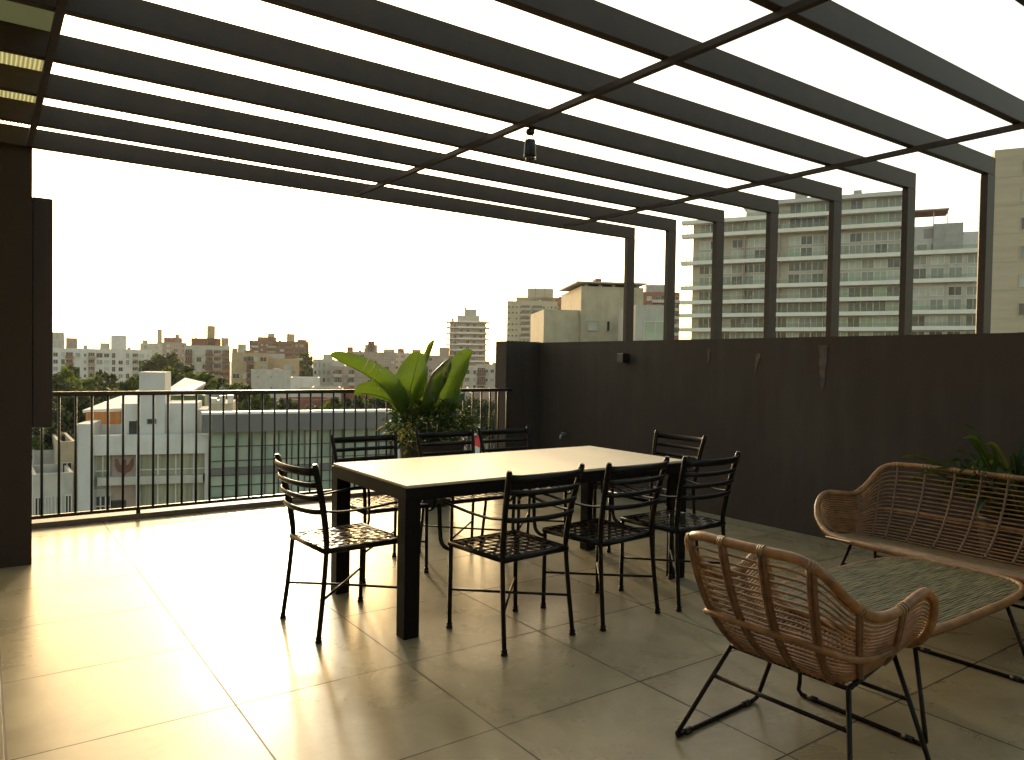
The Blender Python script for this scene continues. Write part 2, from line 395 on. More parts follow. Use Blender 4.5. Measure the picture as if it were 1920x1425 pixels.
# pendant lantern under the pergola
lp = thing('lantern', 'small lantern with wire handle hanging from a pergola beam', 'lantern', (2.560, 3.452, 2.72))
MB().lathe([(.016, 0), (.026, -.006), (.026, -.022), (.018, -.034)], n=16).build('ceiling_cap', M['rail'], lp)
m = MB()
for sx in (-1, 1):
    m.tube(spline([(sx*.012, 0, -.03), (sx*.026, 0, -.05), (sx*.036, 0, -.09), (sx*.040, 0, -.135), (sx*.044, 0, -.168)], 4), .0035, 6)
m.build('wire_handle', M['metal'], lp)
MB().lathe([(.024, -.062), (.030, -.066), (.033, -.10), (.034, -.150), (.030, -.158)], n=20).build('lamp_body', M['rail'], lp)
MB().lathe([(.026, -.1585), (.027, -.170), (.018, -.176)], n=16).build('lens', M['glass_dark'], lp)

# wall light and tap on the right wall
sl = thing('wall_light', 'small black cube wall light high on the charcoal wall', 'wall light', (XW, 5.72, 1.40))
MB().box(-.012, -.04, .01, -.0005, .04, .09).build('back_plate', M['rail'], sl)
MB().box(-.105, -.045, 0, -.012, .045, .10, bev=.004).build('housing', M['rail'], sl)
tp = thing('tap', 'little metal garden tap low on the charcoal wall', 'tap', (XW, 6.70, .56))
MB().tube(spline([(-.001, 0, 0), (-.05, 0, .0), (-.085, 0, -.012), (-.09, 0, -.05)], 5), .010, 10).build('spout', M['metal'], tp)
MB().box(-.055, -.028, .012, -.040, .028, .022, bev=.003).build('handle', M['metal'], tp)

# ------------------------------------------------------------------ dining table
tb = thing('dining_table', 'long dining table with pale top and thick black legs', 'table', (2.72, 3.745, 0))
LX, LY = 1.02, .475
MB().box(-LX+.006, -LY+.006, .752, LX-.006, LY-.006, .7665, bev=.002).build('tabletop', M['table_top'], tb)
m = MB()
for a in ((-LX, -LY, LX, -LY+.03), (-LX, LY-.03, LX, LY), (-LX, -LY+.03, -LX+.03, LY-.03), (LX-.03, -LY+.03, LX, LY-.03)):
    m.box(a[0], a[1], .688, a[2], a[3], .7515)
m.build('apron', M['table_frame'], tb)
for sx in (-1, 1):
    for sy in (-1, 1):
        cx, cy = sx*(LX-.043), sy*(LY-.043)
        MB().box(cx-.0425, cy-.0425, 0, cx+.0425, cy+.0425, .6875, bev=.002).build('leg', M['table_frame'], tb)

# ------------------------------------------------------------------ dining chairs
def make_chair(label):
    t = thing('dining_chair', label, 'chair', group='wrought iron chairs around the dining table')
    iron = M['black_iron']
    # seat: a flat bar frame carrying interlaced straps
    m = MB(); zf = .440
    c = [(-.208, -.196), (.208, -.196), (.224, .236), (-.224, .236)]
    for a, b in ((0, 1), (1, 2), (2, 3), (3, 0)):
        A, B = Vector((*c[a], zf)), Vector((*c[b], zf))
        m.tube([A, B], 1, 8, flat=(.014, .010), up=(0, 0, 1))
    m.build('seat_frame', iron, t)
    m = MB()
    def strap(p0, p1, nrm, phase, cnt):
        w = .0112; N = cnt*2
        P0, P1, nn = Vector(p0), Vector(p1), Vector(nrm); vs = []
        for i in range(N+1):
            q = P0+(P1-P0)*(i/N); dz = .0028*math.cos(PI*i+PI*phase) if 0 else .0030*math.sin(PI*(i/2.+.5*0)+PI*phase)
            for s_ in (-1, 1):
                vs.append(q+nn*(s_*w)+Vector((0, 0, dz+.001)))
            for s_ in (-1, 1):
                vs.append(q+nn*(s_*w)+Vector((0, 0, dz-.001)))
        fs = []
        for i in range(N):
            a, b = i*4, i*4+4
            fs += [(a, b, b+1, a+1), (a+3, b+3, b+2, a+2), (a, a+2, b+2, b), (a+1, b+1, b+3, a+3)]
        m.add(vs, fs)
    K = 8
    for i in range(K):
        fx = (i+.5)/K
        strap((-.205+.410*fx, -.194, zf+.009), (-.220+.440*fx, .234, zf+.009), (1, 0, 0), i % 2, K)
        y = -.196+.432*fx; hw = .208+.016*fx-.002
        strap((-hw, y, zf+.009), (hw, y, zf+.009), (0, 1, 0), (i+1) % 2, K)
    m.build('seat', iron, t)
    foot = MB().lathe([(.010, .030), (.0155, .026), (.0165, .021), (.0115, .017), (.016, .011), (.018, .005), (.015, 0)][::-1], n=12).mesh('foot', iron)
    for sx in (-1, 1):
        p = spline([(sx*.222, -.228, .018), (sx*.214, -.204, .22), (sx*.207, -.186, .42), (sx*.207, -.186, .50), (sx*.215, -.206, .64), (sx*.226, -.236, .77), (sx*.236, -.262, .868)], 5)
        m = MB().tube(p, [.0120+.003*min(1, max(0, (q.z-.42)/.1)) for q in p], 8, flat=(1.12, .86), up=(0, 1, 0))
        m.tube([p[-1], p[-1]+Vector((0, -.002, .010))], [.0135, .011], 8)
        lg = m.build('back_leg', iron, t); link('foot', foot, lg, (sx*.222, -.228, 0))
        p = [(sx*.222, .228, .018), (sx*.219, .230, .22), (sx*.217, .231, .436)]
        lg = MB().tube(p, .0118, 8).build('front_leg', iron, t); link('foot', foot, lg, (sx*.222, .228, 0))
        a = spline([(sx*.214, -.205, .640), (sx*.232, -.12, .632), (sx*.246, .02, .637), (sx*.253, .16, .650), (sx*.254, .245, .655)], 5) \
            + spline([(sx*.254, .270, .652), (sx*.253, .286, .637), (sx*.251, .290, .600), (sx*.246, .290, .50), (sx*.242, .284, .445), (sx*.234, .262, .418), (sx*.220, .234, .408)], 4)
        MB().tube(a, 1, 8, flat=(.0062, .0125), up=None).build('armrest', iron, t)
    for z, hgt, fr in ((.842, .020, .95), (.775, .013, .78), (.708, .013, .60), (.640, .013, .45)):
        hw = .2075+(z-.5)*.072; yb = -.186-.078*((z-.5)/.368)
        p = [(-hw*math.cos(PI*(i/14)), yb-.052*math.sin(PI*i/14), z-.006*math.sin(PI*i/14)) for i in range(15)]
        MB().tube(p, 1, 8, flat=(hgt, .0052), up=(0, 0, 1)).build('back_slat', iron, t)
    for sx in (-1, 1):
        MB().tube([(sx*.214, -.207, .196+.006*sx), (0, .012, .196+.004*sx), (-sx*.219, .230, .196+.006*sx)], .0068, 8).build('stretcher', iron, t)
    return t
CH = [
 ('black iron chair at the left head of the table, sun on its woven seat', 1.553, 3.702, 3.5),
 ('black iron chair nearest the camera on the near side of the table', 2.215, 3.088, 93.8),
 ('black iron chair in the middle of the near side of the table', 2.828, 3.082, 94.8),
 ('black iron chair at the right end of the near side, behind the rattan armchair', 3.412, 3.062, 91.0),
 ('black iron chair at the right head of the table, before the charcoal wall', 3.990, 3.795, 180),
 ('black iron chair on the far side of the table, left of the plant pot', 2.150, 4.49, 270.5),
 ('black iron chair on the far side of the table, in front of the plant pot', 2.790, 4.50, 269),
 ('black iron chair on the far side of the table, nearest the wall corner', 3.330, 4.50, 271),
]
proto = make_chair(CH[0][0])
for k, (lab, x, y, a) in enumerate(CH):
    o = proto if k == 0 else copy_tree(proto)
    o['label'] = lab; o.location = (x, y, 0); o.rotation_euler = (0, 0, R(a-90))

# ------------------------------------------------------------------ rattan seats
def lerp_path(tab, s):
    for (s0, *a), (s1, *b) in zip(tab, tab[1:]):
        if s <= s1:
            t = (s-s0)/(s1-s0); t2 = t
            return Vector([p+(q-p)*t2 for p, q in zip(a, b)])
    return Vector(tab[-1][1:])
def smooth_tab(tab, n=6):
    P = [Vector(p[1:]) for p in tab]; S = [p[0] for p in tab]
    # mirror the start so that the curve is level across the middle
    mir = Vector((P[1].x, -P[1].y, P[1].z))
    Q = [mir]+P; out = []
    for i in range(len(P)-1):
        a, b, c = Q[i], Q[i+1], Q[i+2]; d = Q[i+3] if i+3 < len(Q) else c
        for j in range(n):
            t = j/n
            v = .5*((2*b)+(c-a)*t+(2*a-5*b+4*c-d)*t*t+(3*b-a-3*c+d)*t**3)
            out.append((S[i]+(S[i+1]-S[i])*t, *v))
    out.append((S[-1], *P[-1])); return out
def shell(t, rim, base, front, nlev, bands, brace, cane, seat_z, seat_n, seat_mat, bulge=.75, rimr=.0165, laced=False):
    """A woven bucket: rim cane, horizontal canes, upright bindings, a brace round the outside and a woven seat."""
    RT, BT = smooth_tab(rim), smooth_tab(base)
    def mirror(p, s): return Vector((p.x, p.y if s >= 0 else -p.y, p.z))
    def S(s, v):
        a = abs(s); r = mirror(lerp_path(RT, a), s); b = mirror(lerp_path(BT, a), s)
        c = Vector((b.x+(r.x-b.x)*bulge, b.y+(r.y-b.y)*bulge, b.z+(r.z-b.z)*.30))
        return b*(1-v)**2+c*(2*v*(1-v))+r*v*v
    half = [Vector(p[1:]) for p in RT]+[Vector(p) for p in spline([RT[-1][1:]]+front, 5)[1:]]
    loop = [Vector((p.x, -p.y, p.z)) for p in half[::-1]][:-1]+half[:-1]
    loop = [Vector((p.x, -p.y, p.z)) for p in half[::-1]]+half[1:]
    MB().tube(loop[:-1], rimr, 10, closed=True).build('rim', M['rattan'], t)
    m = MB(); NS = 64
    for i in range(nlev):
        v = .03+.90*i/(nlev-1)
        jit = [random.uniform(-.006, .006) for _ in range(5)]
        p = [S(-1+2*j/NS, v+jit[j*4//NS]*.6*math.sin(j*.7)) for j in range(NS+1)]
        m.tube(p, cane, 5)
    m.build('weave', M['rattan'], t)
    m = MB()
    for s in bands:
        wds = .0135
        if laced:
            p = [S(s, v_/40) for v_ in range(1, 40)]
            m.tube([q+Vector((.004, 0, 0)) for q in p], [.0052 if j % 2 else .0085 for j in range(len(p))], 6)
            continue
        for k in (-1, 1):
            ds = k*.0085/ max(.2, (S(s+.02, .9)-S(s-.02, .9)).length/.04)
            p = [S(max(-1, min(1, s+ds)), v_/12) for v_ in range(13)]
            nrm = []
            m.tube([q+(q-Vector((t_x, 0, q.z))).normalized()*.006 for q in p for t_x in (.12,)], .0090, 6)
        top = S(s, 1.0)
    m.build('binding', M['rattan_dark'], t)
    # wrapped cord where the bindings meet the rim
    for s in bands:
        m = MB()
        for k in (-1, 0, 1):
            a = S(max(-1, min(1, s+k*.012)), 1); b = S(max(-1, min(1, s+k*.012+.004)), 1); d = (b-a).normalized()
            m.tube([a-d*.0035, a+d*.0035], rimr+.0025, 10)
        m.build('cord_wrap', M['rattan_seat'], t)
    if brace:
        p = [S(-brace[1]+2*brace[1]*j/48, brace[0]) for j in range(49)]
        p = [q+(Vector((q.x-.1, q.y, 0))).normalized()*.014 for q in p]
        MB().tube(p, .0125, 8).build('brace', M['rattan'], t)
    # seat
    m = MB(); bl = [mirror(lerp_path(BT, abs(-1+2*j/40)), -1+2*j/40) for j in range(41)]
    ymax = max(p.y for p in bl)
    fx = max(p.x for p in half); 
    def front_x(y):
        pts = [p for p in half if p.z < seat_z+.06 and p.x > .1]
        best = min(pts, key=lambda p: abs(p.y-abs(y))); return best
    for i in range(seat_n):
        y = -ymax*.97+2*ymax*.97*i/(seat_n-1)
        bk = min((p for p in bl), key=lambda p: abs(p.y-y)+max(0, p.x)*.5)
        ft = front_x(y)
        p0 = Vector((bk.x, y, bk.z)); p1 = Vector((ft.x, y, ft.z))
        mid = (p0+p1)/2-Vector((0, 0, .012))
        m.tube([p0, mid, p1], .0058, 5)
    xs = [min(p.x for p in bl)+ (fx-min(p.x for p in bl))*k/14 for k in range(1, 14)]
    m.build('seat', seat_mat, t)
    m = MB()
    for xx in xs:
        f = (xx-xs[0])/(xs[-1]-xs[0]+1e-6); y1 = ymax*(.90 if f > .12 else .72)
        z0 = bl[20].z+(front[-1][2]-bl[20].z)*f-.006*math.sin(PI*f)
        m.tube([(xx, -y1, z0), (xx, 0, z0-.004), (xx, y1, z0)], .0052, 5)
    m.build('seat_cross_weave', seat_mat, t)
    return S

def sled(t, fb, ff, cb, cf, zs=.23, r=.0088):
    """Black rod base: two runners with sloping legs, seat rails and cross rods."""
    iron = M['black_iron']
    for sy in (-1, 1):
        B, Ff = Vector((fb[0], sy*fb[1], r)), Vector((ff[0], sy*ff[1], r))
        TB, TF = Vector((cb[0], sy*cb[1], cb[2])), Vector((cf[0], sy*cf[1], cf[2]))
        def near(a, b, d): return a+(b-a).normalized()*d
        pts = [TF, near(Ff, TF, .05), near(Ff, TF, .018)+Vector((-.004, 0, -.002)), near(Ff, B, .018)+Vector((.004, 0, .003)), near(Ff, B, .05), near(B, Ff, .05), near(B, Ff, .014), near(B, TB, .014), near(B, TB, .05), TB, near(TB, TF, .03)]
        o = MB().tube(pts, r, 10).build('leg', iron, t)
        for q, d in ((B, Ff), (Ff, B)):
            a = near(q, d, .055); b = near(q, d, .090); a.z = b.z = r+.001
            MB().tube([a, b], r+.004, 8).build('runner_pad', M['rail'], o)
        MB().tube([TB, TF], r, 8).build('seat_rail', iron, t)
    for q, z in ((cb, None), (cf, None)):
        MB().tube([(q[0], -q[1], q[2]), (q[0], q[1], q[2])], r, 8).build('cross_rod', iron, t)
    for (f_, c_) in ((fb, cb), (ff, cf)):
        k = zs/c_[2]; x = f_[0]+(c_[0]-f_[0])*k; y = f_[1]+(c_[1]-f_[1])*k
        MB().tube([(x, -y, zs), (x, y, zs)], r*.9, 8).build('stretcher', iron, t)

ac = thing('rattan_armchair', 'rattan armchair with its open woven back to the camera, on black rod legs', 'armchair', (2.36, 1.53, 0), R(2))
shell(ac,
 rim=[(0, -.355, 0, .800), (.18, -.352, .11, .800), (.32, -.338, .200, .793), (.42, -.300, .258, .752), (.55, -.205, .285, .665), (.68, -.075, .295, .598), (.80, .065, .303, .590), (.90, .170, .315, .622), (.95, .225, .322, .630), (1., .270, .326, .596)],
 base=[(0, -.095, 0, .350), (.18, -.095, .075, .350), (.32, -.092, .145, .350), (.42, -.080, .190, .352), (.55, -.03, .212, .356), (.68, .05, .220, .364), (.80, .13, .222, .374), (.90, .20, .222, .384), (.95, .24, .222, .392), (1., .275, .225, .400)],
 front=[(.288, .318, .53), (.292, .292, .46), (.296, .240, .415), (.300, .15, .400), (.302, .07, .397), (.302, 0, .396)],
 nlev=20, bands=[-.60, -.36, -.12, .12, .36, .60, -.82, .82], brace=(.46, .80), cane=.0046, seat_z=.39, seat_n=24, seat_mat=M['rattan'], rimr=.0165)
sled(ac, (-.26, .335), (.262, .345), (-.085, .225, .345), (.245, .21, .382), .235)

_sr = [(-0.365, 0.677, 0.761), (-0.33, 0.736, 0.718), (-0.28, 0.767, 0.65), (-0.215, 0.788, 0.598), (-0.14, 0.805, 0.576), (-0.04, 0.828, 0.588), (0.04, 0.856, 0.594), (0.115, 0.859, 0.575), (0.185, 0.839, 0.528), (0.24, 0.803, 0.474)]
_sf = [(0.3, 0.725, 0.424), (0.35, 0.626, 0.400), (0.385, 0.494, 0.397), (0.41, 0.327, 0.397), (0.425, 0.189, 0.398), (0.434, 0, 0.400)]
SOFA_RIM = [(0, -.375, 0, .775), (.15, -.375, .25, .775), (.30, -.375, .52, .775)]+[(s_, *p) for s_, p in zip((.38, .46, .54, .62, .70, .78, .84, .90, .96, 1.), _sr)]+[(1, *p) for p in _sf]
sofa = thing('rattan_sofa', 'long rattan sofa with curved arms, standing along the charcoal wall', 'sofa', (4.40, 1.80, 0), R(180))
shell(sofa,
 rim=SOFA_RIM[:13],
 base=[(0, -.08, 0, .345), (.15, -.08, .24, .345), (.30, -.08, .48, .345), (.38, -.075, .58, .345), (.46, -.07, .64, .345), (.54, -.05, .68, .35), (.62, -.02, .70, .355), (.70, .02, .715, .362), (.78, .05, .72, .368), (.84, .09, .715, .376), (.90, .13, .71, .384), (.96, .17, .70, .392), (1., .22, .69, .398)],
 front=[p[1:] for p in SOFA_RIM[13:]],
 nlev=19, bands=[-.62, -.44, -.35, -.26, -.17, -.085, 0, .085, .17, .26, .35, .44, .62], brace=(.46, .80), cane=.0050, seat_z=.40, seat_n=120, seat_mat=M['rattan_seat'], rimr=.0165, laced=True)
sled(sofa, (-.30, .72), (.24, .72), (-.06, .60, .318), (.20, .60, .348), .215)

ct = thing('rattan_coffee_table', 'low coffee table with woven olive top between the armchair and the sofa', 'coffee table', (3.28, 1.66, 0))
def oval(a, b, n, e=4.2):
    out = []
    for i in range(n):
        w = 2*PI*i/n; c, s = math.cos(w), math.sin(w)
        out.append((a*math.copysign(abs(c)**(2/e), c), b*math.copysign(abs(s)**(2/e), s)))
    return out
CA, CB, CZ = .64, .335, .405
MB().tube([(x, y, CZ) for x, y in oval(CA, CB, 64)], .0150, 10, closed=True).build('rim', M['rattan'], ct)
MB().tube([(x*.97, y*.955, CZ-.026) for x, y in oval(CA, CB, 64)], .010, 8, closed=True).build('lower_rim', M['rattan_dark'], ct)
m = MB(); N = 46
for i in range(N):
    y = -CB+.012+(2*CB-.024)*i/(N-1); x = CA*(1-abs(y/CB)**4.2)**(1/4.2)-.004
    n_ = 12
    m.tube([(-x+2*x*j/n_, y+.0015*math.sin(j*1.7+i), CZ+.004+.0009*math.cos(PI*(j+i))) for j in range(n_+1)], .0060, 5)
m.build('woven_top', M['weave_green'], ct)
m = MB()
for x in (-.5, -.3, -.1, .1, .3, .5):
    y = CB*(1-abs(x/CA)**4.2)**(1/4.2)-.006
    m.tube([(x, -y, CZ-.006), (x, 0, CZ-.007), (x, y, CZ-.006)], .0055, 6)
m.build('under_cane', M['rattan_dark'], ct)
for sx in (-1, 1):
    fx = sx*.475; tx = sx*.40
    pts = [(tx, -.27, CZ-.035), (fx, -.355, .06), (fx, -.360, .025), (fx, -.345, .009), (fx, -.31, .009), (fx, .11, .009), (fx, .145, .009), (fx, .160, .025), (fx, .155, .06), (tx, .20, CZ-.035)]
    lg = MB().tube(pts, .0088, 10).build('leg', M['black_iron'], ct)
    for ya, yb in ((-.315, -.275), (.075, .115)): MB().tube([(fx, ya, .011), (fx, yb, .011)], .0125, 8).build('runner_pad', M['rail'], lg)
    MB().tube([(tx, -.27, CZ-.035), (tx, .20, CZ-.035)], .0088, 8).build('cross_rod', M['black_iron'], ct)
for y, z in ((-.268, CZ-.04), (.198, CZ-.04)):
    MB().tube([(-.40, y, z), (.40, y, z)], .0088, 8).build('top_rail', M['black_iron'], ct)

# ------------------------------------------------------------------ potted plants
def blade(mid, width, side, fold=.25, tears=3, k=0, ripple=.012, wl=1., wr=1., taper=.72, full=.62):
    """A paddle leaf: mid = midrib points, side = vector across the blade; torn here and there to the midrib."""
    P = spline(mid, 7); N = len(P)-1; sd = Vector(side).normalized(); m = MB()
    tear = set(random.sample(range(int(N*.25), N-2), tears)) if tears else set()
    for sg in (-1, 1):
        rows = []
        for i, p in enumerate(P):
            t = i/N
            tn = (P[min(i+1, N)]-P[max(i-1, 0)]).normalized()
            a = (sd-tn*sd.dot(tn)).normalized(); nn = tn.cross(a)
            w = width*(wr if sg > 0 else wl)*(math.sin(PI*min(1, t**taper*.96+.03))**full)*(1+.05*math.sin(9*t+sg))
            row = []
            for j in range(5):
                q = j/4
                row.append(p+a*(sg*w*q*math.cos(fold*q))+nn*(w*math.sin(fold)*q*q)+nn*(ripple*q*math.sin(14*t+2*sg)))
            rows.append(row)
        for i in range(N):
            A, B = rows[i], rows[i+1]
            if i in tear:
                B = [b.lerp(a, .38*j/4) for j, (a, b) in enumerate(zip(A, B))]
            vs = A+B
            m.add(vs, [((j, j+1, 6+j, 5+j) if sg > 0 else (j+1, j, 5+j, 6+j)) for j in range(4)], 0, True)
    m.tube(P, [.006*(1-.8*i/N) for i in range(N+1)], 6, k=1)
    return m
PY = 6.30
pp = thing('potted_plant', 'big leafy plant with torn paddle leaves in a dark pot by the railing', 'plant', (3.55, PY, 0))
def rel(x, y, Y): return on_y(x, y, Y)-Vector((3.55, PY, 0))
MB().lathe([(.17, 0), (.185, .01), (.24, .20), (.29, .42), (.315, .58), (.325, .60), (.325, .632), (.305, .634), (.295, .60)], n=40).build('pot', M['pot'], pp)
MB().lathe([(.285, .585), (.15, .600), (.01, .606)], n=28).build('soil', M['soil'], pp)
LEAF = [ # petiole base px, midrib px list, depth, half width, side, fold, tears
 ((800, 800), [(757, 778), (743, 757), (726, 732), (688, 703), (650, 683), (619, 665)], 6.12, .108, (.35, -.55, .75), .55, 5, 0.22, 1.35),
 ((803, 800), [(768, 760), (768, 740), (774, 712), (781, 684), (786, 660)], 6.20, .150, (1, -.15, .1), .35, 0, 1.1, 1.1),
 ((806, 800), [(772, 770), (784, 725), (796, 690), (808, 660), (815, 637)], 6.36, .075, (.25, 1, .1), .9, 2, 1, 1),
 ((812, 800), [(795, 748), (803, 722), (815, 700), (830, 682), (844, 673)], 6.30, .105, (.4, -.8, -.25), .8, 3, 0.5, 1.3),
 ((822, 800), [(845, 765), (852, 735), (862, 705), (875, 676), (886, 658)], 6.28, .155, (1, .35, -.15), .45, 2, 1.1, 1.1),
 ((818, 800), [(836, 760), (842, 735), (851, 706), (861, 678), (872, 662)], 6.48, .120, (1, -.5, 0), .5, 3, 1, 1),
 ((795, 805), [(748, 772), (732, 752), (708, 742), (684, 738), (664, 739)], 6.25, .110, (.1, -.5, .8), .5, 2, 0.3, 1.2),
 ((808, 800), [(797, 765), (797, 740), (799, 714), (803, 688)], 6.42, .085, (1, .6, 0), .6, 1, 1, 1),
 ((812, 800), [(815, 775), (819, 750), (826, 722), (829, 698)], 6.16, .115, (1, .5, .1), .4, 1, 1, 1),
 ((800, 803), [(776, 780), (764, 765), (745, 745), (722, 722), (700, 700)], 6.44, .120, (.4, -.4, .8), .5, 4, 0.25, 1.2),
 ((815, 803), [(828, 785), (838, 770), (850, 752), (868, 738)], 6.10, .085, (.6, -.6, .3), .5, 1, 1, 1),
 ((806, 803), [(800, 785), (803, 768), (806, 752), (810, 730)], 6.08, .075, (1, -.1, 0), .4, 0, 1, 1),
]
for li, (base, mid, Y, wd, side, fold, tears, wl, wr) in enumerate(LEAF):
    b = Vector(((base[0]-808)*.0028, random.uniform(-.08, .08), .60)); pts = [rel(x, y, PY+(Y-PY)*min(1, (i+1)/3)) for i, (x, y) in enumerate(mid)]
    lf = blade(pts, wd*1.1, side, fold, tears, wl=wl, wr=wr).build('leaf', [M['old_leaf'] if li in (3, 5, 9) else M['big_leaf'], M['stem']], pp)
    MB().tube(spline([b, b.lerp(pts[0], .5)+Vector((0, 0, .03)), pts[0]], 5), [.017-.0009*i for i in range(11)], 8).build('leaf_stalk', M['stem'], lf)
def foliage(n, cx, cy, cz, rx, ry, rz, ln, wd, seed, k=None, droop=.3, up=.5):
    rnd = random.Random(seed); m = MB()
    for _ in range(n):
        while True:
            q = Vector((rnd.uniform(-1, 1), rnd.uniform(-1, 1), rnd.uniform(-1, 1)))
            if .25 < q.length < 1: break
        p = Vector((cx+q.x*rx, cy+q.y*ry, cz+q.z*rz))
        d = (Vector((q.x, q.y, q.z*.5+up*rnd.random()))+Vector((rnd.gauss(0, .4), rnd.gauss(0, .4), rnd.gauss(0, .4)))).normalized()
        s = d.orthogonal(); s.rotate(Matrix.Rotation(rnd.uniform(0, 2*PI), 3, d)); L = ln*rnd.uniform(.6, 1.3); w = wd*rnd.uniform(.7, 1.2)
        dn = Vector((0, 0, -droop*L))
        a, b, c = p, p+d*L*.5, p+d*L+dn
        m.add([a, b+s*w, c, b-s*w], [(0, 1, 2, 3)], k(rnd) if k else 0)
    return m
m = foliage(1900, 0, 0, .78, .46, .36, .21, .095, .0075, 3, lambda r: 1 if r.random() < .025 else 0)
m.build('undergrowth', [M['bush_leaf'], M['gold_leaf']], pp)
m = foliage(170, -.31, -.10, .68, .15, .15, .16, .07, .011, 5, lambda r: 1 if r.random() < .5 else 0)
m.build('trailing_leaves', [M['bush_leaf'], M['gold_leaf']], pp)

p2 = thing('potted_plant', 'low dark leafy plant in a pot behind the rattan sofa', 'plant', (5.20, 1.93, 0))
MB().lathe([(.13, 0), (.17, .25), (.20, .46), (.205, .48), (.19, .48)], n=32).build('pot', M['pot'], p2)
rnd = random.Random(12)
for i in range(46):
    a = rnd.uniform(0, 2*PI); el = rnd.uniform(.15, 1.35); L = rnd.uniform(.38, .78)
    d = Vector((math.cos(a)*math.cos(el), math.sin(a)*math.cos(el), math.sin(el)))
    b = Vector((rnd.uniform(-.06, .06), rnd.uniform(-.06, .06), .46))
    pts = [b, b+d*L*.45+Vector((0, 0, .06)), b+d*L*.8+Vector((0, 0, .05)), b+d*L+Vector((0, 0, -.03))]
    if b.x+pts[-1].x > .30: continue
    blade(pts, rnd.uniform(.026, .045), (-d.y, d.x, .2), .5, 0, ripple=.003).build('leaf', [M['bush_leaf'] if i % 9 else M['old_leaf'], M['stem']], p2)
foliage(130, -.36, .03, .74, .10, .16, .10, .05, .010, 21, lambda r: 1 if r.random() < .12 else 0, up=.1).build('spilling_leaves', [M['bush_leaf'], M['old_leaf']], p2)

# ================================================================== THE CITY
GZ = -20.
tag(MB().add([(-6000, -6000, GZ), (6000, -6000, GZ), (6000, 6000, GZ), (-6000, 6000, GZ)], [(0, 1, 2, 3)]).build('ground', M['ground']), kind='structure')
tag(MB().add([(-300, 22, GZ+.03), (300, 22, GZ+.03), (300, 31, GZ+.03), (-300, 31, GZ+.03)], [(0, 1, 2, 3)]).build('road', M['asphalt']), kind='structure')

WIN = {}
def window_mesh(w, h, pane='glass_dark', frame='frame_white', bars=1):
    key = (round(w, 2), round(h, 2), pane, frame, bars)
    if key not in WIN:
        m = MB(); t = .07
        m.box(-w/2, -.02, -h/2, w/2, -.004, h/2, 1)
        for a in ((-w/2-t, -h/2-t, w/2+t, -h/2), (-w/2-t, h/2, w/2+t, h/2+t), (-w/2-t, -h/2, -w/2, h/2), (w/2, -h/2, w/2+t, h/2)):
            m.box(a[0], -.09, a[1], a[2], -.004, a[3], 0)
        for b in range(bars):
            x = -w/2+w*(b+1)/(bars+1); m.box(x-.03, -.06, -h/2, x+.03, -.021, h/2, 0)
        WIN[key] = m.mesh('window', [M[frame], M[pane]])
    return WIN[key]
def facade_dir(pxl, pxr, D, az=None):
    """Left foot of a facade D metres off, its bearing and its length to where the right pixel's ray meets it."""
    A = on_d(pxl, 690, D)
    if az is None:
        dm = ray((pxl+pxr)/2, 690); az = math.atan2(dm.x, dm.y)+PI/2
    else: az = R(az)
    u = Vector((math.sin(az), math.cos(az), 0)); d = ray(pxr, 690)
    # A + u t = s d   (plan)
    det = u.x*(-d.y)-u.y*(-d.x)
    t = ((-A.x)*(-d.y)-(-A.y)*(-d.x))/det
    return A, u, t
def ztop(px, py, D): return on_d(px, py, D).z
PANES = ['glass_dark', 'glass_dark', 'glass_mid', 'glass_pale', 'glass_dark', 'glass_mid']
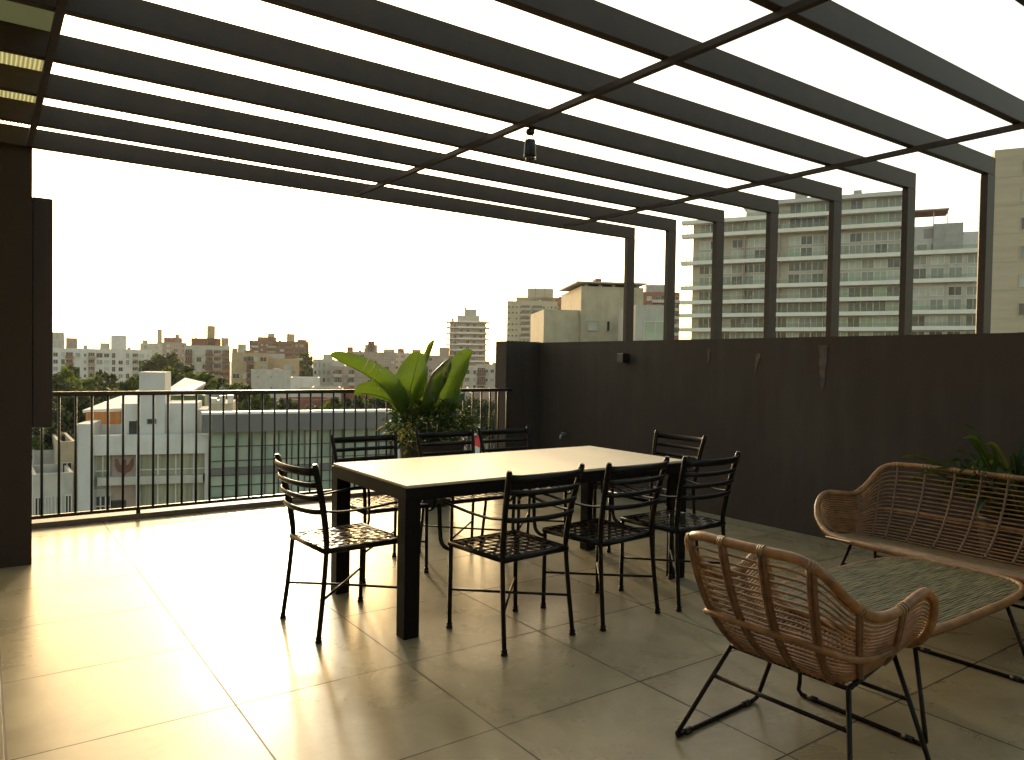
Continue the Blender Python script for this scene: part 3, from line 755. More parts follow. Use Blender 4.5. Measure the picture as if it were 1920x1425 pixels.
def block(name, label, pxl, pxr, pyt, D, wall='offwhite', az=None, depth=14, fh=3.0, win=(1.3, 1.3), pitch=3.0, floors=6, balc=None, side=False,
          cat='building', group=None, roof=(), parapet=.6, z0=GZ, skip=.0, frame='frame_white', seed=1, top0=1.6, panes=PANES, bars=1, stripes=None, slabs=None):
    """A building read from its facade: walls with a parapet, rows of windows, balconies, roof rooms."""
    if D > 240: win = (win[0]*1.25, win[1]*1.2)
    A, u, L = facade_dir(pxl, pxr, D, az); zt = ztop(pxl, pyt, D)
    rz = math.atan2(u.y, u.x); Hh = zt-z0
    t = thing(name, label, cat, (A.x, A.y, z0), rz, group)
    m = MB(); m.box(0, 0, 0, L, depth, Hh)
    for a in ((0, 0, L, .25), (0, depth-.25, L, depth), (0, .25, .25, depth-.25), (L-.25, .25, L, depth-.25)): m.box(a[0], a[1], Hh, a[2], a[3], Hh+parapet)
    m.build('wall', M[wall], t)
    rnd = random.Random(seed); n = max(1, int(L/pitch)); cnt = 0
    sty = [rnd.choice([(1, 1), (1, 1), (.55, .75), (1.45, 1.12), (.8, 1.3), (1.2, 1)]) for _ in range(n)]
    for f in range(floors):
        z = Hh-top0-f*fh
        if z < 1: break
        if stripes: MB().box(.0, -.12, z-fh/2-.25, L, -.002, z-fh/2+.25).build('floor_band', M[stripes], t)
        for c in range(n):
            if cnt >= 100: break
            if rnd.random() < skip: continue
            x = L*(c+.5)/n; cnt += 1
            link('window', window_mesh(min(win[0]*sty[c][0], L/n-.35), win[1]*sty[c][1], panes[rnd.randrange(len(panes))], frame, bars), t, (x, 0, z))
        if side:
            for c in range(side):
                if cnt >= 100: break
                cnt += 1
                link('window', window_mesh(win[0]*.8, win[1], panes[rnd.randrange(len(panes))], frame, bars), t, (0, depth*(c+.5)/side, z), -PI/2)
        if balc:
            for (x0, x1, bm) in balc:
                link('window', window_mesh(round(L*(x1-x0)*.8, 1), 1.7, 'glass_dark', 'frame_dark', 1), t, (L*(x0+x1)/2, -.02, z+.05)) if f < 6 else None  # dark pane painted in for the shade of the recess behind the balcony
                bx = MB(); bx.box(L*x0, -1.2, z-fh*.5-.05, L*x1, -.003, z-fh*.5+.1); bx.box(L*x0, -1.2, z-fh*.5+.1, L*x1, -1.08, z-fh*.5+1.0)
                bx.box(L*x0, -1.079, z-fh*.5+.1, L*x0+.1, -.003, z-fh*.5+1.0); bx.box(L*x1-.1, -1.079, z-fh*.5+.1, L*x1, -.003, z-fh*.5+1.0)
                bx.build('balcony', M[bm], t)
    for q in range(int(L/7)):
        x = rnd.uniform(.06, .94)*L; y = rnd.uniform(.2, .8)*depth; h = rnd.uniform(.8, 2.4)
        kind = rnd.random()
        if kind < .35: MB().lathe([(.75, 0), (.8, .1), (.8, 1.2), (.3, 1.5)], (x, y, Hh-.02), 12).build('water_tank', M[rnd.choice(['grey', 'offwhite', 'slate'])], t)
        elif kind < .7: MB().tube([(x, y, Hh-.05), (x, y, Hh+h+1.2)], .07, 6).build('antenna', M['slate'], t)
        else: MB().box(x, y, Hh-.02, x+rnd.uniform(1, 3), y+1.5, Hh+h).build('roof_hut', M[rnd.choice(['offwhite', 'grey', 'brick', wall])], t)
    for (x0, x1, hh, rm) in roof:
        MB().box(L*x0, depth*.2, Hh-.02, L*x1, depth*.7, Hh+hh*(1.9 if D > 240 else 1)).build('roof_room', M[rm], t)
    return t, A, u, L, Hh

# --- far left
block('apartment_building', 'long white apartment block with brown balconies at the left behind the trees', 97, 284, 655, 340, 'white', floors=7, fh=2.75, pitch=2.35, win=(1.15, 1.25), top0=2.0,
      balc=[(.13, .21, 'brick'), (.35, .42, 'pink'), (.80, .86, 'offwhite')], roof=[(.0, .11, 3.6, 'offwhite'), (.13, .24, 2.5, 'pink'), (.47, .57, 1.6, 'offwhite'), (.58, .74, 3.3, 'white'), (.30, .34, 1.1, 'offwhite')], seed=3, skip=.08, depth=16)
block('apartment_building', 'pale gabled house front peeping out beside the long white block', 262, 304, 645, 430, 'offwhite', floors=3, pitch=4.5, seed=5, roof=[(.1, .35, 1.2, 'grey')])
block('apartment_building', 'small reddish block with a slim grey chimney tower on the skyline', 294, 350, 643, 520, 'pink', floors=3, pitch=3.6, seed=6, roof=[(.0, .17, 4.6, 'concrete'), (.22, .85, 2.0, 'brick'), (.6, .75, 3.2, 'pink')])
block('apartment_building', 'white and brown apartment block with a square tank on its red roof storey', 346, 431, 650, 300, 'offwhite', floors=7, fh=2.7, pitch=1.75, win=(1.2, 1.3), top0=1.9,
      balc=[(.01, .17, 'brick_dark'), (.45, .62, 'brick_dark'), (.64, .80, 'pink'), (.83, .99, 'brick_dark')], roof=[(.13, .80, 1.8, 'brick'), (.48, .67, 4.3, 'tan'), (.81, .98, 2.0, 'pink'), (.22, .25, 2.9, 'grey')], seed=8)
block('apartment_building', 'dark red brick apartment slab highest on the left skyline', 467, 579, 640, 470, 'brick_dark', floors=5, fh=3.0, pitch=2.8, win=(1.5, 1.2), top0=2.0, frame='frame_dark',
      balc=[(.03, .15, 'offwhite'), (.30, .44, 'pink'), (.60, .72, 'brick')], roof=[(.13, .45, 1.6, 'brick'), (.30, .42, 2.8, 'grey'), (.62, .76, 2.8, 'tan'), (.80, .97, 1.0, 'brick')], seed=9)
block('apartment_building', 'tan apartment building with a blank left wall and brown balconies', 434, 502, 664, 270, 'tan', floors=5, fh=2.9, pitch=2.5, win=(1.1, 1.1), seed=11, skip=.55, balc=[(.40, .62, 'brick_dark')], roof=[(.0, .15, 1.1, 'pink'), (.16, .4, 1.9, 'offwhite'), (.35, .62, .8, 'brick')], z0=GZ)
block('apartment_building', 'peach building end wall with small windows right of the grey block', 500, 561, 675, 278, 'peach', floors=6, fh=2.7, pitch=3.0, win=(.7, .7), seed=12, skip=.5, frame='peach', roof=[(.0, .55, 1.2, 'offwhite')])
block('apartment_building', 'plain grey white block in front of the tan and peach buildings', 471, 546, 697, 236, 'offwhite', floors=4, fh=3.1, pitch=3.3, win=(.5, .7), seed=13, skip=.55, frame='grey', depth=9, roof=[(.55, .72, .9, 'grey')])
block('apartment_building', 'pale building with neat pairs of narrow windows left of the plant', 587, 628, 676, 280, 'offwhite', floors=6, fh=2.7, pitch=1.3, win=(.55, 1.1), bars=0, seed=14, frame='offwhite', roof=[(.45, .9, 1.3, 'offwhite')])
block('apartment_building', 'pinkish stepped building with dark balconies behind the left plant leaf', 622, 700, 690, 268, 'pink', floors=5, fh=2.9, pitch=2.2, win=(1.2, .9), seed=15, skip=.2, balc=[(.05, .25, 'offwhite'), (.4, .55, 'offwhite')], roof=[(.0, .3, 1.4, 'offwhite')])
block('apartment_building', 'broad pink grey hillside block with a domed turret behind the plant', 650, 742, 661, 390, 'pink', floors=5, fh=3.0, pitch=2.9, win=(1.2, 1.0), seed=16, skip=.3, roof=[(.0, .12, 1.6, 'brick'), (.36, .62, 2.3, 'pink'), (.42, .56, 3.2, 'brick_dark'), (.75, .98, 1.2, 'offwhite')])
block('apartment_building', 'pale flat roofed hillside block between the plant leaves', 738, 806, 663, 410, 'offwhite', floors=5, fh=3.0, pitch=2.9, win=(1.3, .9), seed=17, skip=.3, roof=[(.1, .28, 1.5, 'brick'), (.5, .75, 1.3, 'pink'), (.85, .98, .8, 'offwhite')])
block('apartment_building', 'low pinkish block left of the tall balcony tower', 800, 842, 668, 400, 'pink', floors=4, pitch=3.0, seed=18, skip=.2, roof=[(.55, 1., 2.6, 'pink')])
block('apartment_building', 'grey white building at the foot of the tall balcony tower', 868, 915, 690, 300, 'offwhite', floors=4, fh=3, pitch=2.6, seed=19)
block('apartment_building', 'brick and white building with a red chimney stack beside the wall end', 893, 953, 686, 240, 'offwhite', floors=4, fh=2.9, pitch=1.9, win=(1.1, 1.0), seed=20, balc=[(.02, .3, 'brick_dark'), (.62, .98, 'offwhite')], roof=[(.28, .42, 1.3, 'brick'), (.5, .95, 1.1, 'pink')])

M['slab_white'] = mat('slab_edge_white', (.66, .64, .58), .7, .08, .4)
# tall tower with continuous balcony slabs
def slab_tower():
    D = 405; A, u, L = facade_dir(842, 910, D); zt = ztop(842, 604, D); Hh = zt-GZ
    t = thing('apartment_tower', 'slim white tower ringed by balcony slabs, alone on the skyline', 'building', (A.x, A.y, GZ), math.atan2(u.y, u.x))
    MB().box(0, 0, 0, L, 11, Hh).build('wall', M['pink'], t)
    MB().box(.20*L, 2, Hh+.45, .82*L, 8, Hh+4.0).build('roof_room', M['offwhite'], t)
    MB().box(.40*L, 3, Hh+4.0, .74*L, 7, Hh+7.4).build('roof_room', M['offwhite'], t)
    MB().box(.40*L, 3.1, Hh+7.4, .46*L, 3.8, Hh+8.6).build('water_tank', M['grey'], t)
    MB().box(.04*L, .2, Hh+.45, .12*L, .6, Hh+2.2).build('roof_frame', M['offwhite'], t)
    for f in range(9):
        z = Hh-f*3.05
        m = MB(); m.box(-2.0, -2.0, z, L+2.0, 12, z+.5); m.build('balcony_slab', M['slab_white'], t)
        m = MB(); m.box(.22*L, -1.45, z+.42, L+.3, -1.37, z+.95); m.build('balcony_rail', M['white'], t)
        for c in range(5):
            link('window', window_mesh(1.6, 1.7, ['glass_dark', 'glass_mid', 'glass_dark'][(c+f) % 3], 'frame_white'), t, (L*(.14+.18*c), 0, z-1.6))
    for x in (-1.2, .10*L): MB().box(x, -1.4, Hh-27, x+.3, -1.1, Hh).build('column', M['grey'], t)
slab_tower()

# --- right of the wall end
t, A, u, L, Hh = block('apartment_tower', 'grey tower of small paired windows and dark balconies above the wall end', 949, 1043, 566, 385, 'concrete', floors=8, fh=2.95, pitch=1.85, win=(.75, .75), bars=0, top0=2.6, seed=22, frame='concrete', panes=['glass_dark'], skip=.08, depth=12,
      balc=[(.27, .47, 'offwhite'), (.49, .72, 'grey')], roof=[(.18, .95, 1.5, 'tan'), (.40, .92, 3.9, 'concrete'), (.55, .57, 5.0, 'grey'), (.74, .76, 5.0, 'grey')])
block('apartment_building', 'brick sided wing behind the grey tower', 1033, 1057, 560, 400, 'brick', floors=4, pitch=4, seed=23, win=(.8, .8), roof=[(.5, 1., .8, 'tan')])
block('apartment_building', 'tiny roof terrace block left of the big beige wall', 1060, 1084, 572, 240, 'grey', floors=2, pitch=2.2, seed=24)

def beige_house():
    D = 70; A, u, L = facade_dir(1018, 1200, D, 118); Hh = ztop(1018, 580, D)-GZ
    t = thing('house', 'beige rendered house with tall blank wall and roof terrace beyond the parapet', 'house', (A.x, A.y, GZ), math.atan2(u.y, u.x))
    k = L/182.
    hi = ztop(1085, 536, D)-GZ
    MB().box(0, 0, 0, 66*k, 8, Hh).build('wall', M['beige'], t)
    MB().box(66*k+.003, -.6, 0, L, 9, hi).build('tall_wall', M['beige'], t)
    m = MB(); m.box(66*k-.5, -1.0, hi+.28, L+.2, 8, hi+.42); m.build('roof_slab', M['offwhite'], t)
    for x in (66*k+.4, 100*k, 125*k, L-.6): MB().box(x, -.3, hi, x+.3, 0, hi+.28).build('roof_stub', M['grey'], t)
    MB().box(97*k, .4, hi+.42, 108*k, 1.6, hi+.85).build('roof_vent', M['brick'], t)
    z = Hh-5.3
    MB().box(2*k, -2.2, z-.5, 72*k, -.003, z).build('terrace_slab', M['offwhite'], t)
    MB().box(2*k, -2.2, z+.003, 72*k, -2.14, z+1.0).build('glass_rail', M['rail_glass'], t)
    for x in (14, 34, 52): link('window', window_mesh(13*k, 1.9, 'glass_pale', 'frame_white', 0), t, (x*k, 0, z+1.1))
    MB().box(78*k, -2.4, z-.6, 126*k, -.603, z+.25).build('balcony', M['beige'], t)
    MB().box(78*k, -2.38, z+.253, 124*k, -2.33, z+1.3).build('glass_rail', M['rail_glass'], t)
    for x, y, w, h in ((88, hi-3.7, .9, .8), (117, hi-3.7, .25, .9), (90, hi-5.9, 1.2, .6), (118, hi-6.1, 1.0, .5)):
        link('window', window_mesh(w, h, 'glass_dark' if x > 100 else 'glass_pale', 'beige', 0), t, (x*k, -.6, y))
beige_house()
block('apartment_building', 'red brick apartment block with pale balconies between the first pergola posts', 1190, 1272, 551, 270, 'brick', az=128, floors=5, fh=2.9, pitch=3.0, win=(1.2, 1.2), seed=26, balc=[(.36, .98, 'offwhite')], roof=[(.02, .98, .5, 'brick_dark'), (.25, .9, 1.9, 'grey')], depth=12)
block('house', 'pale house with a glazed terrace right below the red brick block', 1190, 1262, 585, 62, 'offwhite', az=120, floors=2, fh=2.9, pitch=2.2, win=(1.5, 1.6), seed=27, panes=['glass_pale', 'glass_green'], depth=6)

M['block_wall'] = mat('weathered_block_wall', (.36, .33, .265), .85, .15, .3)
def big_block():
    Dz = 165
    A, u, L = facade_dir(1272, 1693, Dz, 151.2)
    t = thing('apartment_building', 'wide white apartment building with long balconies seen between the pergola posts', 'building', (A.x, A.y, GZ), math.atan2(u.y, u.x))
    dpt = lambda px: (lambda d: 1)(px)
    # heights measured at px 1460
    P = None
    det = ray(1460, 690); s = None
    q = facade_dir(1272, 1460, Dz, 151.2)[2]; B = A+u*q; DB = math.hypot(B.x, B.y)
    zs = [ztop(1460, y, DB)-GZ for y in (406, 433, 486.5, 535.5, 564, 590, 618)]
    zr = ztop(1460, 379, DB)-GZ
    step = (zs[4]-zs[6])/2
    while zs[-1] > 4: zs.append(zs[-1]-step)
    frac = lambda px: facade_dir(1272, px, Dz, 151.2)[2]
    xl = 0; x5 = frac(1452); xs = frac(1388)
    MB().box(2.2, 1.8, 0, L, 16, zs[0]-.1).build('wall', M['block_wall'], t)
    MB().box(x5, 1.9, zs[0]-.1, L, 15, zr-.25).build('top_storey', M['offwhite'], t)
    MB().box(x5-.8, .2, zr-.25, L+.4, 15.5, zr+.55).build('roof_slab', M['white_wall'], t)
    MB().box(xs, 3.2, zs[0]+.5, x5-.85, 12, zs[0]+3.3).build('penthouse', M['white_wall'], t)
    MB().box(xs-1, 2.6, zs[0]+3.3, x5-.86, 12, zs[0]+3.6).build('penthouse_roof', M['offwhite'], t)
    MB().box(frac(1478), 5, zr+.55, frac(1500), 8, zr+2.6).build('roof_room', M['grey'], t)
    MB().box(frac(1590), 5, zr+.55, frac(1606), 8, zr+2.3).build('roof_room', M['grey'], t)
    rnd = random.Random(31)
    for i, z in enumerate(zs):
        x0 = 0
        MB().box(x0, 0, z-.32, L+.4, 1.79, z+.45).build('balcony_slab', M['slab_white'], t)
        if i < 9:
            # glass rails standing on the slab
            MB().box(.3, .12, z+.451, L, .17, z+1.25).build('glass_rail', M['rail_glass'], t)
        dbl = i in (2, 3)
        up = (zs[i-1]-z) if i else (zr-z)
        n = 17
        for c in range(n):
            x = 3.6+(L-4.5)*(c+.5)/n
            if x < x5 and i == 0: continue
            if c % 5 == 2 and rnd.random() < .35: continue
            w = (L/n)*.82
            if i < 8:
                pk = rnd.choice(['glass_dark', 'glass_mid', 'glass_mid', 'glass_green', 'glass_pale'] if i < 4 else ['glass_dark', 'glass_mid', 'glass_dark', 'glass_dark', 'glass_green', 'glass_pale'])
                hh = 2.0 if not dbl else 1.9
                link('window', window_mesh(round(w, 1), hh, pk, 'slab_white', 1), t, (x, 1.8, z+.5+hh/2))
                if dbl and up > 4.2:
                    link('window', window_mesh(round(w, 1), 1.7, rnd.choice(['glass_pale', 'glass_mid', 'glass_dark']), 'slab_white', 1), t, (x, 1.8, z+3.9))
            if c in (3, 6, 10) and 0 < i < 8:
                MB().box(x+w*.72, .6, z+.46, x+w*.72+.22, 1.79, z+up-.33).build('party_fin', M['pink'], t)
    # glazed winter garden at the left corner
    for k, x in enumerate((.25, 1.15, 2.05)):
        MB().box(x, .06, zs[3], x+.14, .18, zs[0]).build('corner_post', M['white_wall'], t)
    # right wing, one storey group lower
    g = thing('apartment_building', 'lower white wing with red parasol roof right of the wide apartment building', 'building', (A.x, A.y, GZ), math.atan2(u.y, u.x))
    xa, xb = frac(1700), frac(1842)
    zt = [zs[2]+.1, zs[3]+.1, zs[5]+.1, zs[6]+.1]+zs[7:]
    MB().box(xa, 1.2, 0, xb, 15, zt[0]-.1).build('wall', M['offwhite'], g)
    top = zt[0]
    zz = ztop(1720, 405, DB*.95)-GZ
    xc = frac(1745); xd = frac(1802)
    MB().box(xa, 4.2, top-.1, xc, 13, zz).build('roof_house', M['white_wall'], g)
    MB().box(xc+.003, 3.2, top-.1, xd, 14, zz+.2).build('roof_wall', M['grey'], g)
    MB().box(xd+.003, 3.4, top-.1, xb, 13.5, zz-1.6).build('roof_wall', M['white_wall'], g)
    cz = zz+.2
    for x in (xa+.6, frac(1744), frac(1771)): MB().box(x, 3.5, zz+.01, x+.16, 3.66, zz+2.6).build('canopy_post', M['white_wall'], g)
    MB().box(xa, 3.0, zz+2.6, frac(1773), 9, zz+2.85).build('canopy', M['brick'], g)
    MB().box(xa-.1, 2.9, zz+2.851, frac(1773)+.1, 9.1, zz+3.05).build('canopy_roof', M['white_wall'], g)
    MB().tube([(frac(1773), 3.3, zz+1.1), (frac(1800), 3.3, zz+1.1), (xb, 3.5, zz-.4)], .05, 6).build('roof_rail', M['white_wall'], g)
    for i, z in enumerate(zt):
        MB().box(xa-.2, 0, z-.32, xb, 1.19, z+.45).build('balcony_slab', M['slab_white'], g)
        if i < 5: MB().box(xa, .1, z+.451, xb, .15, z+1.2).build('glass_rail', M['rail_glass'], g)
        if i == 0: continue
        up = zt[i-1]-z; n = 4
        for c in range(n):
            x = xa+.3+(xb-xa-.5)*(c+.5)/n; w = (xb-xa)/n*.70
            link('window', window_mesh(round(w, 1), 2.0, rnd.choice(['glass_dark', 'glass_mid', 'glass_pale', 'glass_dark']), 'slab_white', 1), g, (x, 1.2, z+1.5))
            if up > 4.2: link('window', window_mesh(round(w, 1), 1.6, rnd.choice(['glass_pale', 'glass_mid', 'glass_dark']), 'slab_white', 1), g, (x, 1.2, z+4.0))
    for k in range(2):
        link('window', window_mesh(1.7, 1.7, 'glass_mid', 'slab_white', 0), g, (xa+2.2+k*2.3, 4.2, top+1.3))
    link('window', window_mesh(1.7, 2.0, 'grey', 'slab_white', 0), g, (xa+3.2, 4.2, top+4.2))
big_block()

def concrete_tower():
    D = 95; A, u, L = facade_dir(1853, 1990, D, 152); Hh = ztop(1853, 283, D)-GZ
    t = thing('apartment_tower', 'beige concrete tower with square windows at the right edge of the view', 'building', (A.x, A.y, GZ), math.atan2(u.y, u.x))
    fh = 3.0; n = int(Hh/fh)
    for i in range(n+1):
        z1 = Hh-i*fh; z0_ = max(0, z1-fh+.03)
        MB().box(0, 0, z0_, L, 14, z1).build('storey_band', M['concrete'], t)
    MB().box(.05, .05, 0, L-.05, 13.9, Hh-.05).build('core', M['tan'], t)
    xw = facade_dir(1853, 1920, D, 152)[2]
    for i in range(n-1):
        for k in range(2):
            link('window', window_mesh(1.7, 1.25, ['glass_mid', 'glass_pale', 'glass_dark'][(i+k) % 3], 'concrete', 0), t, (xw+.2+k*3.2, 0, Hh-2.0-i*fh))
concrete_tower()

# --- across the street: white office building and its glazed neighbour
class Face:
    """A facade plane: turns a photo pixel (at depth dy behind the facade) into the building's own x and z."""
    def __init__(s, px, D, az):
        s.A = on_d(px, 690, D); s.A.z = 0; a = R(az); s.u = Vector((math.sin(a), math.cos(a), 0)); s.n = Vector((-s.u.y, s.u.x, 0))
        s.rz = math.atan2(s.u.y, s.u.x); s.loc = (s.A.x, s.A.y, GZ)
    def at(s, px, py, dy=0.):
        d = ray(px, py); P = CAM+d*((s.A.dot(s.n)-CAM.dot(s.n)+dy)/d.dot(s.n))
        return (P-s.A).dot(s.u), P.z-GZ
    def x(s, px, dy=0.): return s.at(px, 690, dy)[0]
    def z(s, px, py, dy=0.): return s.at(px, py, dy)[1]
def office():
    f = Face(172, 56, 107)
    t = thing('office_building', 'white modern building with curtained strip windows across the street', 'building', f.loc, f.rz)
    X, Z = f.x, f.z
    W = X(392)
    zt = Z(280, 816); zw1 = Z(280, 852); zw1b = Z(280, 893); zw2 = Z(280, 908); zw2b = Z(280, 942)
    MB().box(0, .9, 0, W, 12, zt-.9).build('body', M['white'], t)
    MB().box(0, 0, zw1, W, .899, zt).build('fascia', M['white'], t)
    MB().box(.35, 0, zw2, W-.35, .898, zw1b).build('spandrel', M['offwhite'], t)
    for p, q in ((172, 176), (256, 260), (386, 392)):
        MB().box(X(p), -.02, 0, X(q), .897, zw1-.003).build('pier', M['white'], t)
    m = MB(); h0 = Z(156, 790, 2)
    m.box(X(149), -.3, 0, -.003, 3.2, h0); m.build('side_wall', M['white_wall'], t)
    MB().box(X(139), .2, 0, X(149)-.003, 3, Z(143, 792, 2)).build('side_fin', M['offwhite'], t)
    def glaze(p0, p1, z0, z1, pane, n):
        a, b = X(p0), X(p1); m = MB(); m.box(a, .50, z0+.003, b, .55, z1-.003)
        w = m.build('window', M[pane], t); g = MB()
        for i in range(n+1):
            xx = a+(b-a)*i/n; g.box(max(a, xx-.04), .42, z0+.003, min(b, xx+.04), .499, z1-.003)
        g.box(a, .44, z0+.35, b, .498, z0+.42); g.build('frame', M['frame_white'], w)
    cur = 'glass_curtain2'
    glaze(261, 363, zw1b, zw1, cur, 3); glaze(363.5, 385, zw1b, zw1, cur, 1)
    glaze(261, 363, zw2b-1.5, zw2, cur, 3); glaze(363.5, 385, zw2b-1.5, zw2, cur, 1)
    glaze(177, 205, zw1b, zw1, cur, 2); glaze(177, 206, zw2b-.6, zw2-.8, 'glass_dark', 3)
    MB().box(X(206), .60, 0, X(255.5), .896, zw1-.003).build('loggia_wall', M['pink'], t)
    MB().box(X(177), .05, zw1b-.75, X(205), .10, zw1b+.35).build('glass_rail', M['rail_glass'], t)
    m = MB(); bx, bz = X(231), zw1-.75     # dark winged ornament: spread wings on a narrow body
    m.slabpoly([(bx-.10, .56, bz+.34), (bx+.10, .56, bz+.34), (bx+.10, .56, bz-.55), (bx, .56, bz-.85), (bx-.10, .56, bz-.55)], -.05)
    for s in (-1, 1):
        q = [(bx+s*.105, .56, bz-.02), (bx+s*.26, .56, bz+.05), (bx+s*.42, .56, bz+.40), (bx+s*.55, .56, bz+.45), (bx+s*.56, .56, bz+.0), (bx+s*.40, .56, bz-.40), (bx+s*.105, .56, bz-.55)]
        m.slabpoly(q if s < 0 else q[::-1], .05)
    m.build('wall_ornament', M['brick_dark'], t)
    link('window', window_mesh(.9, .7, 'glass_dark', 'frame_dark', 0), t, (X(218), .60, zw2-1.5))
    # roof: terrace, stair tower, roof rooms, sheet roofs, timber fence, green cladding
    za = zt-.9
    def bx_(name, p0, p1, py, dy, dep, m_, zb=None): MB().box(X(p0, dy), dy, za if zb is None else zb, X(p1, dy), dy+dep, Z((p0+p1)/2, py, dy)).build(name, M[m_], t)
    bx_('roof_room', 228, 261, 757, 1.3, 5, 'white'); bx_('stair_tower', 261, 309.5, 698, 1.0, 3.5, 'white_wall')
    bx_('roof_room', 309.9, 371, 756, 1.4, 4, 'white'); bx_('roof_room', 371.4, 391, 768, 1.6, 4, 'offwhite')
    link('window', window_mesh(.5, 1.0, 'glass_dark', 'frame_white', 0), t, (X(250, 1.3), 1.3, Z(250, 803, 1.3)))
    bx_('door', 256, 260.6, 788, 1.1, .19, 'frame_dark')
    link('window', window_mesh(.4, .2, 'glass_dark', 'frame_dark', 0), t, (X(285, 1.), 1., Z(285, 790, 1.)))
    bx_('roof_lamp', 301, 306, 745, 1.25, .14, 'brick', Z(303, 760, 1.25))
    bx_('timber_fence', 161, 226, 772, 4.0, .2, 'wood', Z(190, 797, 4.)); bx_('low_parapet', 172, 227, 796, 3.6, .15, 'white')
    dy = 4.7
    m = MB(); m.slabpoly([(X(155, dy), dy, Z(155, 769, dy)), (X(262, dy), dy, Z(262, 764, dy)), (X(262, dy+7), dy+7, Z(262, 730, dy+7)), (X(205, dy+7), dy+7, Z(205, 750, dy+7))], .2); m.build('sloping_roof', M['roof_white'], t)
    m = MB(); d0, d1 = 6., 11.
    m.slabpoly([(X(309, d0), d0, Z(309, 733, d0)), (X(356, d0), d0, Z(356, 735, d0)), (X(386, d1), d1, Z(386, 717, d1)), (X(347, d1), d1, Z(347, 708, d1))], .2)
    m.build('sheet_roof', M['roof_white'], t)
    m = MB(); m.slabpoly([(X(358, d0), d0+.1, Z(358, 737, d0)), (X(380, 9.), 9., Z(380, 737, 9.)), (X(384, d1), d1-.1, Z(384, 722, d1))], .12); m.build('gable_board', M['brick'], t)
    bx_('roof_house', 316, 384, 741, 7.5, 3, 'green_sheet')
    bx_('rear_wing', 391.5, 437, 757, 3., 6, 'beige', 0)
    for p, h in ((396, 746), (404, 750), (412, 742), (427, 741)):
        xx = X(p, 3.4); MB().box(xx, 3.4, Z(410, 757, 3.)+.003, xx+.4, 3.8, Z(p, h, 3.4)).build('roof_pipe', M['metal'], t)
M['glass_curtain2'] = mat('curtained_glass', (.25, .245, .17), .25, .35, 1.2, stretch=(3.5, 1, .15))
office()

def glass_building():
    f = Face(395, 54.4, 99); X, Z = f.x, f.z
    W = X(737)
    t = thing('office_building', 'glazed office building with a dark grey fascia across the street', 'building', f.loc, f.rz)
    zt = Z(560, 774); zf = Z(560, 806)
    MB().box(0, .6, 0, W, 7, zt-1.6).build('body', M['grey'], t)
    MB().box(-.5, -.5, zf, W+.2, .599, zt).build('fascia', M['slate'], t)
    MB().box(-.55, -.55, zt+.003, W+.25, .62, zt+.16).build('coping', M['roof_white'], t)
    zz = [zf-.003]
    for y in (834, 860, 873, 886, 905, 925, 950): zz.append(Z(560, y))
    n = 14; rnd = random.Random(4)
    for i in range(len(zz)-1):
        if i == 3:
            MB().box(0, .40, zz[i+1], W, .598, zz[i]-.003).build('floor_band', M['slate'], t); continue
        for c in range(n):
            a, b = W*c/n, W*(c+1)/n
            pk = ['glass_green', 'glass_pane_b', 'glass_green', 'glass_pane_c'][min(3, int(abs(rnd.gauss(0, 1.3))))]
            MB().box(a+.02, .45, zz[i+1]+.03, b-.02, .52, zz[i]-.03).build('window', M[pk], t)
    for c in range(n+1):
        MB().box(W*c/n-.035, .34, 0, W*c/n+.035, .449, zf-.004).build('mullion', M['frame_dark'], t)
    for z in zz[1:3]+zz[4:]: MB().box(0.06, .36, z-.03, W-.06, .447, z+.03).build('transom', M['frame_dark'], t)
    MB().box(W+.203, -.6, 0, W+.4, 6, zt-.2).build('end_pier', M['white_wall'], t)
M['glass_pane_b'] = mat('glazing_pale', (.34, .37, .29), .16, .25, .3)
M['glass_pane_c'] = mat('glazing_deep', (.16, .19, .17), .10, .3, .3)
glass_building()

# --- low houses at the left between the pillar and the white building
def low_house(label, pl, pr, py, Y, wall, depth=7, nwin=2, fl_=2, extra=None, seed=0):
    x0 = on_y(pl, 690, Y).x; W = on_y(pr, 690, Y).x-x0; Hh = on_y(pl, py, Y).z-GZ
    t = thing('house', label, 'house', (x0, Y, GZ)); rnd = random.Random(seed)
    m = MB(); m.box(0, 0, 0, W, depth, Hh)
    for a in ((0, 0, W, .2), (0, depth-.2, W, depth), (0, .2, .2, depth-.2), (W-.2, .2, W, depth-.2)): m.box(a[0], a[1], Hh, a[2], a[3], Hh+.5)
    m.build('wall', M[wall], t)
    for f in range(fl_):
        for c in range(nwin):
            link('window', window_mesh(W/nwin*.5, 1.2, rnd.choice(['glass_dark', 'glass_mid', 'glass_pale']), 'frame_white'), t, (W*(c+.5)/nwin, 0, Hh-1.6-f*3))
    return t, x0, W, Hh
low_house('flat roofed grey green house low beside the pillar', 64, 112, 858, 64, 'grey', nwin=1, fl_=1, seed=1)
t, x0, W, Hh = low_house('cream house with a dark blue awning next to the white building', 110, 142, 842, 60, 'beige', nwin=1, fl_=3, seed=2)
MB().box(-.3, -1.2, Hh-4.9, W, -.003, Hh-4.6).build('awning', M['blue'], t)
low_house('pale low house in the street behind the railing, beside the pillar foot', 62, 138, 905, 56, 'offwhite', nwin=4, fl_=2, seed=3, depth=5)
low_house('slim white boundary house right beside the pillar', 52, 71, 808, 70, 'white', nwin=1, fl_=2, seed=4)
low_house('low brick house roof behind the glazed building', 560, 640, 757, 92, 'brick', nwin=3, fl_=2, seed=6)
low_house('low white house seen through the railing beside the wall end', 905, 960, 800, 60, 'offwhite', nwin=3, fl_=3, seed=7)
low_house('low shop building behind the potted plant', 760, 900, 815, 66, 'pink', nwin=5, fl_=2, seed=8)
